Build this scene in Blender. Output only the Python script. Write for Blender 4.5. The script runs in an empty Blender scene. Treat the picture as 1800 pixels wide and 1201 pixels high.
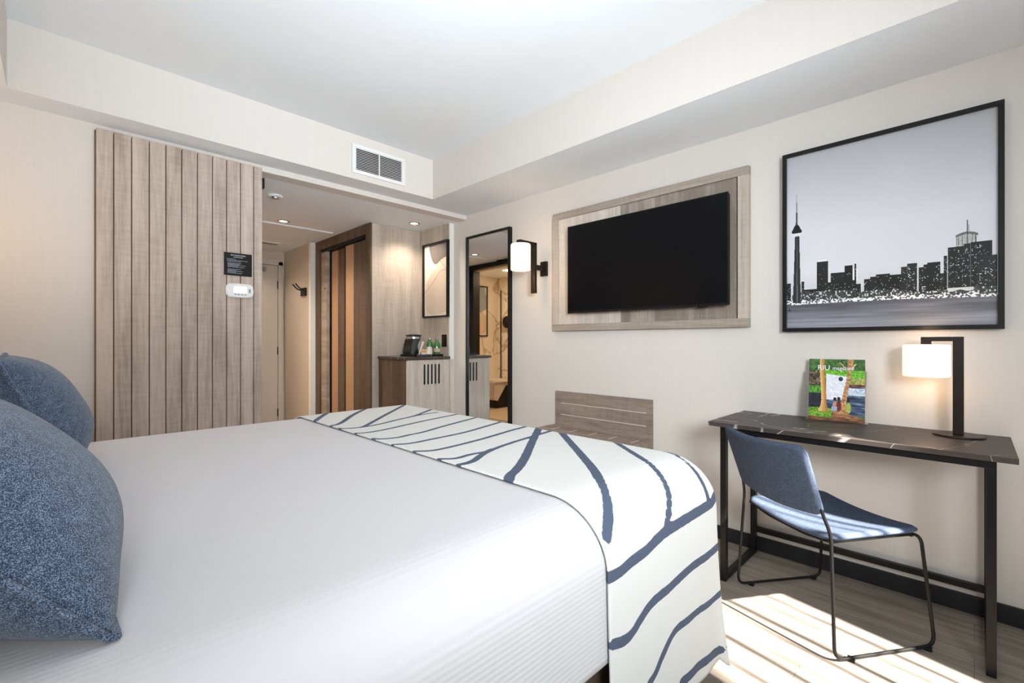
import bpy, bmesh, math, random
import numpy as np
from mathutils import Vector, Matrix
random.seed(7)
PI = math.pi
scene = bpy.context.scene
COL = scene.collection

# ------------------------------------------------------------------ camera, world, sun, daylight, exposure
EYE = 1.17
cam_data = bpy.data.cameras.new('camera'); cam = bpy.data.objects.new('camera', cam_data); COL.objects.link(cam)
cam_data.sensor_width = 36.0; cam_data.lens = 807 / 1800 * 36.0; cam_data.clip_start = 0.02
cam.location = (0, 0, EYE); cam.rotation_euler = (PI / 2, 0, -math.radians(44.8))
scene.camera = cam

world = bpy.data.worlds.new('daylight_sky'); scene.world = world; world.use_nodes = True
wn = world.node_tree.nodes; wl = world.node_tree.links
wn['Background'].inputs[0].default_value = (0.74, 0.87, 1.0, 1); wn['Background'].inputs[1].default_value = 1.6

def lamp(name, kind, loc, energy, color=(1, 1, 1), rot=(0, 0, 0), **kw):
    d = bpy.data.lights.new(name, kind); d.energy = energy; d.color = color
    for k, v in kw.items(): setattr(d, k, v)
    o = bpy.data.objects.new(name, d); COL.objects.link(o); o.location = loc; o.rotation_euler = rot
    return o
sdir = Vector((0.20 * math.cos(math.radians(44)), 0.98 * math.cos(math.radians(44)), -math.sin(math.radians(44))))
sun = lamp('sun_light', 'SUN', (1, -4, 4), 46.0, (1.0, 0.95, 0.88), angle=math.radians(0.9))
sun.rotation_euler = sdir.to_track_quat('-Z', 'Y').to_euler()
# set inside the drapes: a stand-in for window daylight, then an added ceiling fill
lamp('window_daylight', 'AREA', (-0.10, -1.16, 1.70), 49.0, (0.88, 0.95, 1.0), (PI / 2 - math.radians(5), 0, math.radians(-40)), shape='RECTANGLE', size=1.0, size_y=.7, spread=math.radians(84))
lamp('ceiling_fill_light', 'AREA', (0.55, -1.14, 0.85), 43.0, (0.86, 0.94, 1.0), (PI / 2 + math.radians(39), 0, math.radians(-4)), shape='RECTANGLE', size=1.5, size_y=1.0, spread=math.radians(69))  # added up-aimed lamp that brightens the ceiling and the deep end of the room
scene.view_settings.view_transform = 'Standard'; scene.view_settings.look = 'None'
scene.view_settings.exposure = -0.18; scene.view_settings.gamma = 1.0; scene.view_settings.use_curve_mapping = False
try:
    scene.cycles.max_bounces = 12; scene.cycles.diffuse_bounces = 8; scene.cycles.transparent_max_bounces = 12
    scene.cycles.sample_clamp_indirect = 6.0; scene.cycles.caustics_reflective = False
except Exception: pass

# ------------------------------------------------------------------ object helpers
def tag(o, label=None, cat=None, group=None, kind=None):
    if label: o['label'] = label
    if cat: o['category'] = cat
    if group: o['group'] = group
    if kind: o['kind'] = kind
    return o
def thing(name, loc, label, cat, group=None):
    o = bpy.data.objects.new(name, None); COL.objects.link(o); o.location = loc; o.empty_display_size = .05
    return tag(o, label, cat, group)
def wloc(o):
    v = Vector(o.location)
    while o.parent: o = o.parent; v += o.location
    return v
def obj(name, bm, mat, parent=None, smooth=False, origin=None):
    """bm is in world coordinates; the object origin is put at `origin` or at the parent's base"""
    me = bpy.data.meshes.new(name)
    bmesh.ops.recalc_face_normals(bm, faces=bm.faces)
    org = Vector(origin) if origin is not None else (wloc(parent) if parent else Vector((0, 0, 0)))
    bm.transform(Matrix.Translation(-org)); bm.to_mesh(me); bm.free()
    if isinstance(mat, (list, tuple)):
        for m in mat: me.materials.append(m)
    else: me.materials.append(mat)
    if smooth:
        for p in me.polygons: p.use_smooth = True
    o = bpy.data.objects.new(name, me); COL.objects.link(o)
    if parent: o.parent = parent; o.location = org - wloc(parent)
    else: o.location = org
    return o
def struct(name, bm, mat, **kw):
    o = obj(name, bm, mat, **kw); o['kind'] = 'structure'; return o
def NB(): return bmesh.new()
def box(bm, x0, x1, y0, y1, z0, z1, bev=0.0, seg=2, mi=0):
    t = bmesh.new(); bmesh.ops.create_cube(t, size=1.0)
    for v in t.verts: v.co = Vector(((x0 + x1) / 2 + v.co.x * (x1 - x0), (y0 + y1) / 2 + v.co.y * (y1 - y0), (z0 + z1) / 2 + v.co.z * (z1 - z0)))
    if bev: bmesh.ops.bevel(t, geom=t.edges[:], offset=bev, segments=seg, affect='EDGES', profile=0.6)
    for f in t.faces: f.material_index = mi
    me = bpy.data.meshes.new('tmp'); t.to_mesh(me); t.free(); bm.from_mesh(me); bpy.data.meshes.remove(me); return bm
def bx(*a, **k): return box(NB(), *a, **k)
def prism(bm, pts, axis, a, b):
    """extrude a 2D outline along an axis from a to b"""
    def P(p, t): return {'x': (t, p[0], p[1]), 'y': (p[0], t, p[1]), 'z': (p[0], p[1], t)}[axis]
    v0 = [bm.verts.new(P(p, a)) for p in pts]; v1 = [bm.verts.new(P(p, b)) for p in pts]; n = len(pts)
    bm.faces.new(v0); bm.faces.new(v1[::-1])
    for i in range(n): bm.faces.new((v0[i], v1[i], v1[(i + 1) % n], v0[(i + 1) % n]))
    return bm
def lathe(bm, prof, c, n=32, axis='z'):
    """prof: list of (radius, height)"""
    rings = []
    for r, h in prof:
        ring = []
        for k in range(n if r > 1e-6 else 1):
            a = 2 * PI * k / n; p = (r * math.cos(a), r * math.sin(a), h)
            if axis == 'x': p = (h, p[0], p[1])
            if axis == 'y': p = (p[0], h, p[1])
            ring.append(bm.verts.new((c[0] + p[0], c[1] + p[1], c[2] + p[2])))
        rings.append(ring)
    for A, B in zip(rings, rings[1:]):
        for k in range(n):
            a0, a1 = A[k % len(A)], A[(k + 1) % len(A)]; b0, b1 = B[k % len(B)], B[(k + 1) % len(B)]
            vs = [v for i, v in enumerate((a0, a1, b1, b0)) if v not in (a0, a1, b1, b0)[:i]]
            if len(vs) > 2: bm.faces.new(vs)
    return bm
def fillet(pts, r, n=6, closed=False):
    pts = [Vector(p) for p in pts]; out = []; m = len(pts)
    for i, p in enumerate(pts):
        if not closed and i in (0, m - 1): out.append(p); continue
        a = pts[(i - 1) % m]; b = pts[(i + 1) % m]
        d1 = (a - p).normalized(); d2 = (b - p).normalized(); rr = min(r, (a - p).length * .48, (b - p).length * .48)
        p0, p2 = p + d1 * rr, p + d2 * rr
        for k in range(n + 1):
            t = k / n; out.append(p0 * (1 - t) ** 2 + p * 2 * t * (1 - t) + p2 * t * t)
    return out
def tube(bm, pts, r, n=10, closed=False):
    pts = [Vector(p) for p in pts]; m = len(pts); rings = []; up = None
    for i, p in enumerate(pts):
        if closed: t = (pts[(i + 1) % m] - pts[i - 1]).normalized()
        else: t = (pts[min(i + 1, m - 1)] - pts[max(i - 1, 0)]).normalized()
        if up is None: up = t.orthogonal().normalized()
        else: up = (up - t * up.dot(t)).normalized()
        s = t.cross(up)
        rings.append([bm.verts.new(p + (up * math.cos(2 * PI * k / n) + s * math.sin(2 * PI * k / n)) * r) for k in range(n)])
    for i in range(m if closed else m - 1):
        A, B = rings[i], rings[(i + 1) % m]
        for k in range(n): bm.faces.new((A[k], A[(k + 1) % n], B[(k + 1) % n], B[k]))
    if not closed: bm.faces.new(rings[0][::-1]); bm.faces.new(rings[-1])
    return bm
def grid(bm, fn, nu, nv, closed_u=False):
    V = [[bm.verts.new(fn(i / nu, j / nv)) for j in range(nv + 1)] for i in range(nu + (0 if closed_u else 1))]
    for i in range(nu):
        A, B = V[i], V[(i + 1) % len(V)]
        for j in range(nv): bm.faces.new((A[j], B[j], B[j + 1], A[j + 1]))
    return V

# ------------------------------------------------------------------ materials
def mat(name, color, rough=0.6, metal=0.0, noise=0.0, nscale=8.0, bump=0.0, bscale=60.0, spec=0.4, stretch=None, col2=None, emit=None, estr=0.0, **kw):
    m = bpy.data.materials.new(name); m.use_nodes = True; N = m.node_tree.nodes; L = m.node_tree.links; B = N['Principled BSDF']
    B.inputs['Base Color'].default_value = (*color, 1); B.inputs['Roughness'].default_value = rough
    B.inputs['Metallic'].default_value = metal; B.inputs['Specular IOR Level'].default_value = spec
    for k, v in kw.items(): B.inputs[k].default_value = v
    if emit: B.inputs['Emission Color'].default_value = (*emit, 1); B.inputs['Emission Strength'].default_value = estr
    tc = N.new('ShaderNodeTexCoord'); mp = N.new('ShaderNodeMapping'); L.new(tc.outputs['Object'], mp.inputs[0])
    if stretch: mp.inputs['Scale'].default_value = stretch
    no = N.new('ShaderNodeTexNoise'); no.inputs['Scale'].default_value = nscale; no.inputs['Detail'].default_value = 5; L.new(mp.outputs[0], no.inputs[0])
    c2 = col2 or tuple(c * (1 - noise) for c in color)
    mx = N.new('ShaderNodeMix'); mx.data_type = 'RGBA'; mx.inputs[6].default_value = (*color, 1); mx.inputs[7].default_value = (*c2, 1)
    cr = N.new('ShaderNodeValToRGB'); cr.color_ramp.elements[0].position = .35; cr.color_ramp.elements[1].position = .68
    L.new(no.outputs[0], cr.inputs[0]); L.new(cr.outputs[0], mx.inputs[0]); L.new(mx.outputs[2], B.inputs['Base Color'])
    if bump:
        n2 = N.new('ShaderNodeTexNoise'); n2.inputs['Scale'].default_value = bscale; L.new(mp.outputs[0], n2.inputs[0])
        bp = N.new('ShaderNodeBump'); bp.inputs['Strength'].default_value = bump; bp.inputs['Distance'].default_value = .004
        L.new(n2.outputs[0], bp.inputs['Height']); L.new(bp.outputs[0], B.inputs['Normal'])
    return m
def wood(name, c1, c2, axis='z', scale=1.0, rough=.6, c3=None, board=None):
    """grain runs along `axis`; board=(axis index, width, offset) varies tone from board to board"""
    m = bpy.data.materials.new(name); m.use_nodes = True; N = m.node_tree.nodes; L = m.node_tree.links; B = N['Principled BSDF']
    B.inputs['Roughness'].default_value = rough; B.inputs['Specular IOR Level'].default_value = .25
    tc = N.new('ShaderNodeTexCoord')
    def noise(s_long, s_cross, det, dist=0.0):
        mp = N.new('ShaderNodeMapping'); sc = [s_cross * scale] * 3; sc['xyz'.index(axis)] = s_long * scale
        mp.inputs['Scale'].default_value = sc; L.new(tc.outputs['Object'], mp.inputs[0])
        n = N.new('ShaderNodeTexNoise'); n.inputs['Scale'].default_value = 1; n.inputs['Detail'].default_value = det; n.inputs['Distortion'].default_value = dist
        L.new(mp.outputs[0], n.inputs[0]); return n.outputs[0]
    a = noise(1.2, 14, 4, .6); b = noise(7, 120, 3); c = noise(60, 9, 2)
    def math_(op, x, y):
        n = N.new('ShaderNodeMath'); n.operation = op
        for i, v in enumerate((x, y)):
            if isinstance(v, (int, float)): n.inputs[i].default_value = v
            else: L.new(v, n.inputs[i])
        return n.outputs[0]
    s = math_('ADD', math_('MULTIPLY', a, .55), math_('ADD', math_('MULTIPLY', b, .30), math_('MULTIPLY', c, .15)))
    if board:
        sp = N.new('ShaderNodeSeparateXYZ'); L.new(tc.outputs['Object'], sp.inputs[0])
        fl = math_('FLOOR', math_('DIVIDE', math_('ADD', sp.outputs[board[0]], board[2]), board[1]), 0)
        wn_ = N.new('ShaderNodeTexWhiteNoise'); wn_.noise_dimensions = '1D'; L.new(fl, wn_.inputs['W'])
        s = math_('ADD', s, math_('MULTIPLY', math_('SUBTRACT', wn_.outputs[0], .5), board[3]))
    cr = N.new('ShaderNodeValToRGB'); e = cr.color_ramp.elements; e[0].position = .36; e[0].color = (*c2, 1); e[1].position = .62; e[1].color = (*c1, 1)
    L.new(s, cr.inputs[0]); L.new(cr.outputs[0], B.inputs['Base Color'])
    bp = N.new('ShaderNodeBump'); bp.inputs['Strength'].default_value = .12; bp.inputs['Distance'].default_value = .002
    L.new(b, bp.inputs['Height']); L.new(bp.outputs[0], B.inputs['Normal'])
    return m
def attr_mat(name, rough=.5, spec=.3, coat=0.0):
    m = bpy.data.materials.new(name); m.use_nodes = True; N = m.node_tree.nodes; L = m.node_tree.links; B = N['Principled BSDF']
    at = N.new('ShaderNodeAttribute'); at.attribute_name = 'print'; L.new(at.outputs['Color'], B.inputs['Base Color'])
    B.inputs['Roughness'].default_value = rough; B.inputs['Specular IOR Level'].default_value = spec; B.inputs['Coat Weight'].default_value = coat
    return m
def printed(name, arr, corner, du, dv, m, parent):
    """a flat printed sheet: arr is rows(bottom to top) x cols x 3, corner = lower-left, du / dv = full edge vectors"""
    h, w = arr.shape[:2]; c = np.array(corner, float) - np.array(wloc(parent)); du = np.array(du, float); dv = np.array(dv, float)
    U, V = np.meshgrid(np.linspace(0, 1, w + 1), np.linspace(0, 1, h + 1))
    co = c + U[..., None] * du + V[..., None] * dv
    idx = np.arange((w + 1) * (h + 1)).reshape(h + 1, w + 1)
    fa = np.stack([idx[:-1, :-1], idx[:-1, 1:], idx[1:, 1:], idx[1:, :-1]], -1).reshape(-1, 4)
    me = bpy.data.meshes.new(name); me.vertices.add((w + 1) * (h + 1)); me.vertices.foreach_set('co', co.reshape(-1))
    me.loops.add(fa.size); me.loops.foreach_set('vertex_index', fa.reshape(-1).astype(np.int32))
    me.polygons.add(len(fa)); me.polygons.foreach_set('loop_start', np.arange(0, fa.size, 4, dtype=np.int32)); me.update(calc_edges=True)
    at = me.attributes.new('print', 'FLOAT_COLOR', 'CORNER')
    rgba = np.ones((len(fa), 4, 4), np.float32); rgba[..., :3] = (np.clip(arr.reshape(-1, 1, 3), 0, 1)) ** 2.2
    at.data.foreach_set('color', rgba.reshape(-1)); me.materials.append(m)
    o = bpy.data.objects.new(name, me); COL.objects.link(o); o.parent = parent; return o

M = {}
M['wall'] = mat('beige_wallpaper', (.72, .68, .635), .75, noise=.022, nscale=3, stretch=(30, 30, 1))
M['ceiling'] = mat('white_ceiling_paint', (.83, .86, .89), .8, noise=.015)
M['hall_ceiling_lit'] = mat('lightened_ceiling_paint', (.89, .92, .96), .8, noise=.01)  # ceiling paint made paler and cooler, painting in light the hall lacks
M['hall_wall'] = mat('hall_wallpaper', (.60, .52, .44), .75, noise=.05, nscale=3, stretch=(30, 30, 1))
M['white_trim'] = mat('white_trim', (.85, .84, .82), .5, noise=.02)
M['black'] = mat('black_powder_coat', (.011, .010, .010), .4, noise=.2, spec=.22)
M['bronze'] = mat('dark_bronze', (.03, .022, .018), .38, metal=.5, noise=.2)
M['baseboard'] = mat('dark_baseboard', (.018, .017, .02), .55, noise=.15)
M['slat'] = wood('weathered_oak_slats', (.60, .50, .425), (.36, .29, .235), 'z', 1.0, .7, board=(0, .0783, -.154, .09))
M['oak_z'] = wood('grey_oak_vertical', (.60, .52, .44), (.40, .335, .275), 'z', .8)
M['oak_y'] = wood('grey_oak_along_wall', (.44, .38, .32), (.27, .22, .175), 'y', 1.0)
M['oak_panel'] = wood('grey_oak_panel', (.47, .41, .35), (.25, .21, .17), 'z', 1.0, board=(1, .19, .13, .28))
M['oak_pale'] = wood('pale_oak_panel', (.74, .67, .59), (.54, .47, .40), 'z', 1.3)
M['oak_dark'] = wood('dark_oak_vertical', (.15, .10, .07), (.075, .05, .036), 'z', 1.0)
M['oak_heater'] = wood('grey_oak_heater_cover', (.36, .29, .235), (.20, .16, .13), 'y', 1.2)
M['edge_brown'] = mat('brown_board_edge', (.20, .12, .07), .6, noise=.2)
M['tan_strip'] = mat('tan_strip', (.42, .26, .16), .5, noise=.06)
M['shade'] = mat('white_glass_shade', (.85, .83, .8), .35, emit=(1.0, .86, .70), estr=.85)
M['glass_w'] = mat('window_glass', (1, 1, 1), .02, **{'Transmission Weight': 1.0})
M['mirror'] = mat('mirror_glass', (.86, .87, .87), .015, metal=1.0)
M['screen'] = mat('black_television_glass', (.004, .004, .005), .28, spec=.12)
M['white_plastic'] = mat('white_plastic', (.82, .82, .81), .4, noise=.02)
M['chrome'] = mat('brushed_steel', (.6, .6, .6), .25, metal=1.0, noise=.05)
M['lens'] = mat('lamp_lens', (1, 1, 1), .4, emit=(1, .93, .82), estr=9.0)

# ------------------------------------------------------------------ room shell
# room: x -0.60 .. 2.80 (television wall), y -1.35 (window wall) .. 3.44 ; hallway continues to y 6.40
def planks():
    m = bpy.data.materials.new('grey_vinyl_planks'); m.use_nodes = True; N = m.node_tree.nodes; L = m.node_tree.links; B = N['Principled BSDF']
    tc = N.new('ShaderNodeTexCoord'); mp = N.new('ShaderNodeMapping'); mp.inputs['Rotation'].default_value = (0, 0, PI / 2); L.new(tc.outputs['Object'], mp.inputs[0])
    br = N.new('ShaderNodeTexBrick'); br.offset = .37; L.new(mp.outputs[0], br.inputs[0])
    for k, v in (('Scale', 1.0), ('Mortar Size', .0012), ('Brick Width', 1.2), ('Row Height', .15), ('Bias', 0.0)): br.inputs[k].default_value = v
    br.inputs['Color1'].default_value = (.33, .285, .242, 1); br.inputs['Color2'].default_value = (.275, .235, .197, 1); br.inputs['Mortar'].default_value = (.18, .15, .125, 1)
    m2 = N.new('ShaderNodeMapping'); m2.inputs['Scale'].default_value = (22, 1.6, 1); L.new(tc.outputs['Object'], m2.inputs[0])
    no = N.new('ShaderNodeTexNoise'); no.inputs['Scale'].default_value = 1; no.inputs['Detail'].default_value = 6; no.inputs['Distortion'].default_value = 1.2; L.new(m2.outputs[0], no.inputs[0])
    cr = N.new('ShaderNodeValToRGB'); cr.color_ramp.elements[0].position = .3; cr.color_ramp.elements[0].color = (.62, .60, .58, 1); cr.color_ramp.elements[1].position = .7; cr.color_ramp.elements[1].color = (1.12, 1.12, 1.12, 1)
    L.new(no.outputs[0], cr.inputs[0])
    mx = N.new('ShaderNodeMix'); mx.data_type = 'RGBA'; mx.blend_type = 'MULTIPLY'; mx.inputs[0].default_value = 1
    L.new(br.outputs[0], mx.inputs[6]); L.new(cr.outputs[0], mx.inputs[7]); L.new(mx.outputs[2], B.inputs['Base Color'])
    B.inputs['Roughness'].default_value = .5; B.inputs['Specular IOR Level'].default_value = .35
    return m
M['floor'] = planks()
XL, XR, YN, YF = -.60, 2.80, -1.35, 3.44
ZS, ZC, ZH = 2.378, 2.708, 2.338        # soffit, tray ceiling, hallway ceiling
struct('floor', bx(XL - .12, XR + .12, YN - .12, 6.52, -.10, 0), M['floor'])
struct('wall_television', bx(XR, XR + .12, YN - .12, 4.17, 0, 2.85), M['wall'])
struct('wall_headboard', bx(XL - .12, XL, YN - .12, YF + .12, 0, 2.85), M['wall'])
b = NB(); box(b, XL, .95, YF, YF + .12, 0, ZH); box(b, XL, XR, YF, YF + .12, ZH, 2.85)
struct('wall_far', b, M['wall'])
struct('ceiling', bx(XL - .12, XR + .12, YN - .12, YF + .12, ZC, ZC + .14), M['ceiling'])
# dropped soffits around the tray: white underside, papered faces
def soffit(name, x0, x1, y0, y1):
    bm = bx(x0, x1, y0, y1, ZS, ZC, mi=0)
    bm.normal_update()
    for f in bm.faces: f.material_index = 1 if f.normal.z < -.5 else 0
    return struct(name, bm, [M['wall'], M['ceiling']])
soffit('ceiling_soffit_television_side', 2.27, XR, YN, YF)
soffit('ceiling_soffit_far', -.166, 2.27, 3.24, YF)
soffit('ceiling_soffit_headboard_side', XL, -.166, YN, YF)
# baseboard
struct('baseboard_television', bx(XR - .014, XR, YN, 2.80, 0, .078, bev=.002), M['baseboard'])
struct('baseboard_far', bx(XL, .12, YF - .014, YF, 0, .078, bev=.002), M['baseboard'])
# hallway beyond the far wall
struct('ceiling_hall', bx(.83, XR + .12, YF + .12, 6.52, ZH, ZH + .12), M['hall_ceiling_lit'])
struct('wall_hall_end', bx(.83, 2.25, 6.40, 6.52, 0, ZH), M['hall_wall'])
b = NB(); box(b, 2.13, 2.25, 5.56, 6.40, 0, ZH)
struct('wall_hall_closet_side', b, M['hall_wall'])
struct('trim_1', bx(2.125, 2.182, 5.50, 5.56, 0, ZH), M['white_trim'])
struct('wall_hall_back', bx(2.80, 2.92, 4.17, 5.56, 0, ZH), M['hall_wall'])
# bathroom side wall with its doorway (seen in the dressing mirror)
b = NB(); box(b, .85, .95, YF + .12, 4.56, 0, ZH); box(b, .85, .95, 5.54, 6.40, 0, ZH); box(b, .85, .95, 4.56, 5.54, 2.26, ZH)
struct('wall_hall_bathroom_side', b, M['hall_wall'])
# window wall behind the camera
b = NB()
box(b, XL, -.45, YN - .12, YN, 0, 2.85); box(b, 2.62, XR, YN - .12, YN, 0, 2.85); box(b, -.45, 1.18, YN - .12, YN, 2.33, 2.85); box(b, 2.065, 2.62, YN - .12, YN, 2.33, 2.85); box(b, 1.18, 2.065, YN - .12, YN, 2.64, 2.85); box(b, -.45, 2.62, YN - .12, YN, 0, .08)
struct('wall_window', b, M['wall'])
b = NB()
for x in (-.45, .40, 1.18, 2.02, 2.58): box(b, x, x + .045, YN - .09, YN - .03, .08, 2.33)
box(b, -.45, 2.62, YN - .09, YN - .03, .08, .13); box(b, -.45, 1.18, YN - .09, YN - .03, 2.28, 2.33); box(b, 2.065, 2.62, YN - .09, YN - .03, 2.28, 2.33); box(b, 1.18, 2.065, YN - .09, YN - .03, 2.60, 2.64); box(b, 1.18, 1.225, YN - .09, YN - .03, 2.33, 2.60); box(b, 2.02, 2.065, YN - .09, YN - .03, 2.33, 2.60)
w = struct('window_1', b, M['black'])
# unseen pleated drapes, added to bound the sun, either side of the clear strip of glazing, vertical blind blades across it
def sun_block_drape(name, x0, x1, label):
    n = int((x1 - x0) / .012)
    bm = NB()
    grid(bm, lambda u, v: (x0 + (x1 - x0) * u, YN + .10 + .03 * math.sin(u * n * .42), .02 + 2.33 * v), n, 2)
    o = obj(name, bm, M['sun_block_drape'], smooth=True, origin=(x0, YN + .1, .02)); tag(o, label, 'curtain')
    sm = o.modifiers.new('thick', 'SOLIDIFY'); sm.thickness = .004
M['sun_block_drape'] = mat('pale_drape', (.72, .71, .69), .9, noise=.05)
sun_block_drape('sun_block_drape', -.50, 1.22, 'wide pale pleated curtain, unseen, added to keep the sun off the bed')
sun_block_drape('sun_block_drape', 2.00, 2.70, 'narrow pale pleated curtain, unseen, added to cut the sun beside the desk')
vb = thing('vertical_blind', (1.6, YN + .02, 2.60), 'vertical blind of slim pale blades across the clear glazing', 'blind')
obj('head_rail', bx(1.22, 2.0, YN + .0, YN + .05, 2.61, 2.645, bev=.003), M['white_plastic'], vb)
for i, x in enumerate((1.26, 1.34, 1.46, 1.53, 1.64, 1.71, 1.83, 1.90)):
    bl = bx(x, x + .014 + .010 * (i % 3), YN + .022, YN + .027, .05, 2.61)
    obj('blade', bl, M['white_plastic'], vb)

# ------------------------------------------------------------------ ceiling fittings
g = thing('supply_air_grille', (1.77, 3.236, 2.53), 'white louvred air supply grille high on the far bulkhead', 'air vent')
b = NB(); x0, x1, z0, z1 = 1.547, 1.993, 2.42, 2.635
box(b, x0, x1, 3.226, 3.24, z0, z0 + .027, bev=.002); box(b, x0, x1, 3.226, 3.24, z1 - .024, z1, bev=.002)
box(b, x0, x0 + .03, 3.226, 3.24, z0 + .0275, z1 - .0245); box(b, x1 - .03, x1, 3.226, 3.24, z0 + .0275, z1 - .0245)
obj('frame', b, M['white_plastic'], g)
b = NB()
for i in range(13):
    z = z0 + .034 + i * .0124; prism(b, [(3.229, z), (3.238, z + .006), (3.238, z + .008), (3.229, z + .0025)], 'x', x0 + .03, x1 - .03)
box(b, 1.765, 1.772, 3.2285, 3.238, z0 + .027, z1 - .024)
obj('louvres', b, M['white_plastic'], g)
obj('backing', bx(x0 + .03, x1 - .03, 3.2385, 3.2395, z0 + .027, z1 - .024), M['black'], g)

sd = thing('smoke_detector', (1.244, 3.94, ZH), 'small white round detector on the hallway ceiling', 'smoke detector')
obj('housing', lathe(NB(), [(0, 0), (.055, 0), (.055, -.012), (.05, -.018), (0, -.018)], (1.244, 3.94, ZH), 28), M['white_plastic'], sd, smooth=False)
obj('sensor_cap', lathe(NB(), [(0, -.018), (.03, -.018), (.028, -.026), (0, -.026)], (1.244, 3.94, ZH), 24), M['chrome'], sd)
def downlight(x, y, label, e=9.0):
    t = thing('downlight', (x, y, ZH), label, 'ceiling light', 'recessed downlights in the hallway ceiling')
    obj('trim_ring', lathe(NB(), [(.036, -.001), (.038, -.005), (.056, -.004), (.058, 0), (.036, 0), (.036, -.001)], (x, y, ZH), 28), M['chrome'], t)
    obj('lens', lathe(NB(), [(0, 0), (.036, 0), (.036, -.002), (0, -.002)], (x, y, ZH), 28), M['lens'], t)
    lamp('downlight_beam', 'SPOT', (x, y, ZH - .02), e, (1, .85, .70), (0, 0, 0), spot_size=math.radians(135), spot_blend=.9, shadow_soft_size=.04)
downlight(1.564, 4.723, 'lit recessed downlight in the middle of the hallway, before the access panel', 95)
downlight(2.512, 3.902, 'lit recessed downlight above the minibar counter', 33)
downlight(1.52, 5.95, 'added recessed downlight near the entrance door, out of sight', 40)  # extra hidden lamp, added to brighten the hallway
ap = thing('ceiling_access_panel', (1.55, 5.2, ZH), 'flat white access panel on the hallway ceiling before the door', 'access panel')
b = NB(); box(b, .97, 2.105, 4.84, 5.60, ZH - .014, ZH, bev=.001); obj('panel', b, M['panel'] if 'panel' in M else M['ceiling'], ap)
eg = thing('exhaust_slot', (1.6, 6.0, ZH), 'narrow slotted air grille in the ceiling by the entrance door', 'air vent')
b = NB(); box(b, 1.15, 1.90, 5.80, 5.98, ZH - .008, ZH, bev=.001); obj('frame', b, M['white_plastic'], eg)
obj('slot', bx(1.17, 1.88, 5.87, 5.91, ZH - .010, ZH - .008), M['black'], eg)

# ------------------------------------------------------------------ slatted panel on the far wall
edges = [.154, .229, .307, .387, .465, .543, .623, .703, .781, .861, .939, .991]
sp = thing('slatted_wall_panel', (.57, 3.42, 0), 'tall weathered oak panel of vertical boards on the far wall', 'wall panel')
b = NB()
for a, c in zip(edges, edges[1:]):
    box(b, a + .0025, c - .0025 if c != edges[-1] else c, 3.40, 3.425, 0.02, 2.347, bev=.002)
obj('boards', b, M['slat'], sp)
obj('backing_board', bx(.150, .985, 3.42, 3.439, .02, 2.340), M['edge_brown'], sp)
# plaque
pq = thing('notice_plaque', (.845, 3.395, 1.67), 'black notice plaque of small white print above the thermostat', 'sign')
obj('plate', bx(.765, .926, 3.392, 3.399, 1.600, 1.747, bev=.001), M['black'], pq)
M['print_white'] = mat('white_print', (.62, .64, .67), .5, noise=.05)
M['print_grey'] = mat('grey_print', (.26, .29, .33), .5, noise=.05)
def text(name, s, size, loc, rot, m, parent, align='CENTER', ext=.0004, sx=1.0):
    c = bpy.data.curves.new(name, 'FONT'); c.body = s; c.size = size; c.extrude = ext; c.align_x = align; c.align_y = 'CENTER'
    t = bpy.data.objects.new(name, c); COL.objects.link(t); dg = bpy.context.evaluated_depsgraph_get()
    me = bpy.data.meshes.new_from_object(t.evaluated_get(dg)); COL.objects.unlink(t); bpy.data.objects.remove(t)
    me.materials.clear(); me.materials.append(m)
    o = bpy.data.objects.new(name, me); COL.objects.link(o); o.parent = parent; o.location = Vector(loc) - wloc(parent); o.rotation_euler = rot; o.scale = (sx, 1, 1)
    return o
text('heading', 'AIR CONDITIONING', .0115, (.845, 3.3915, 1.731), (PI / 2, 0, 0), M['print_white'], pq, sx=.82)
text('heading', 'CLIMATISATION', .0095, (.845, 3.3915, 1.719), (PI / 2, 0, 0), M['print_white'], pq, sx=.82)
b = NB(); rows = [(1.706, .78, .83), (1.698, .782, .90), (1.690, .782, .86)]
for k in range(5): rows.append((1.679 - k * .0062, .785, random.uniform(.84, .915)))
for k in range(5): rows.append((1.640 - k * .0062, .785, random.uniform(.83, .915)))
for z, a, c in rows:
    x = a
    while x < c:
        w_ = random.uniform(.004, .012); box(b, x, min(x + w_, c), 3.3912, 3.392, z - .0018, z + .0018); x += w_ + .0022
obj('small_print', b, M['print_grey'], pq)
th = thing('thermostat', (.852, 3.385, 1.50), 'white rounded thermostat with a lit screen, below the black plaque', 'thermostat')
b = NB(); prism(b, [(.775, 1.475), (.79, 1.460), (.85, 1.457), (.915, 1.460), (.93, 1.475), (.934, 1.502), (.93, 1.531), (.915, 1.545), (.85, 1.548), (.79, 1.545), (.775, 1.531), (.771, 1.502)], 'y', 3.378, 3.400)
bmesh.ops.bevel(b, geom=[e for e in b.edges if abs(e.verts[0].co.y - 3.378) < 1e-4 and abs(e.verts[1].co.y - 3.378) < 1e-4], offset=.005, segments=3, affect='EDGES')
obj('housing', b, M['white_plastic'], th)
M['lcd'] = mat('lit_lcd', (.8, .85, .9), .4, emit=(.9, .95, 1), estr=.55)
obj('display', bx(.816, .892, 3.3765, 3.378, 1.487, 1.528), M['lcd'], th)
b = NB()
for k in range(4): box(b, .82 + k * .019, .831 + k * .019, 3.3762, 3.378, 1.473, 1.479)
box(b, .904, .914, 3.3762, 3.378, 1.49, 1.515)
obj('buttons', b, M['print_grey'], th)

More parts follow.
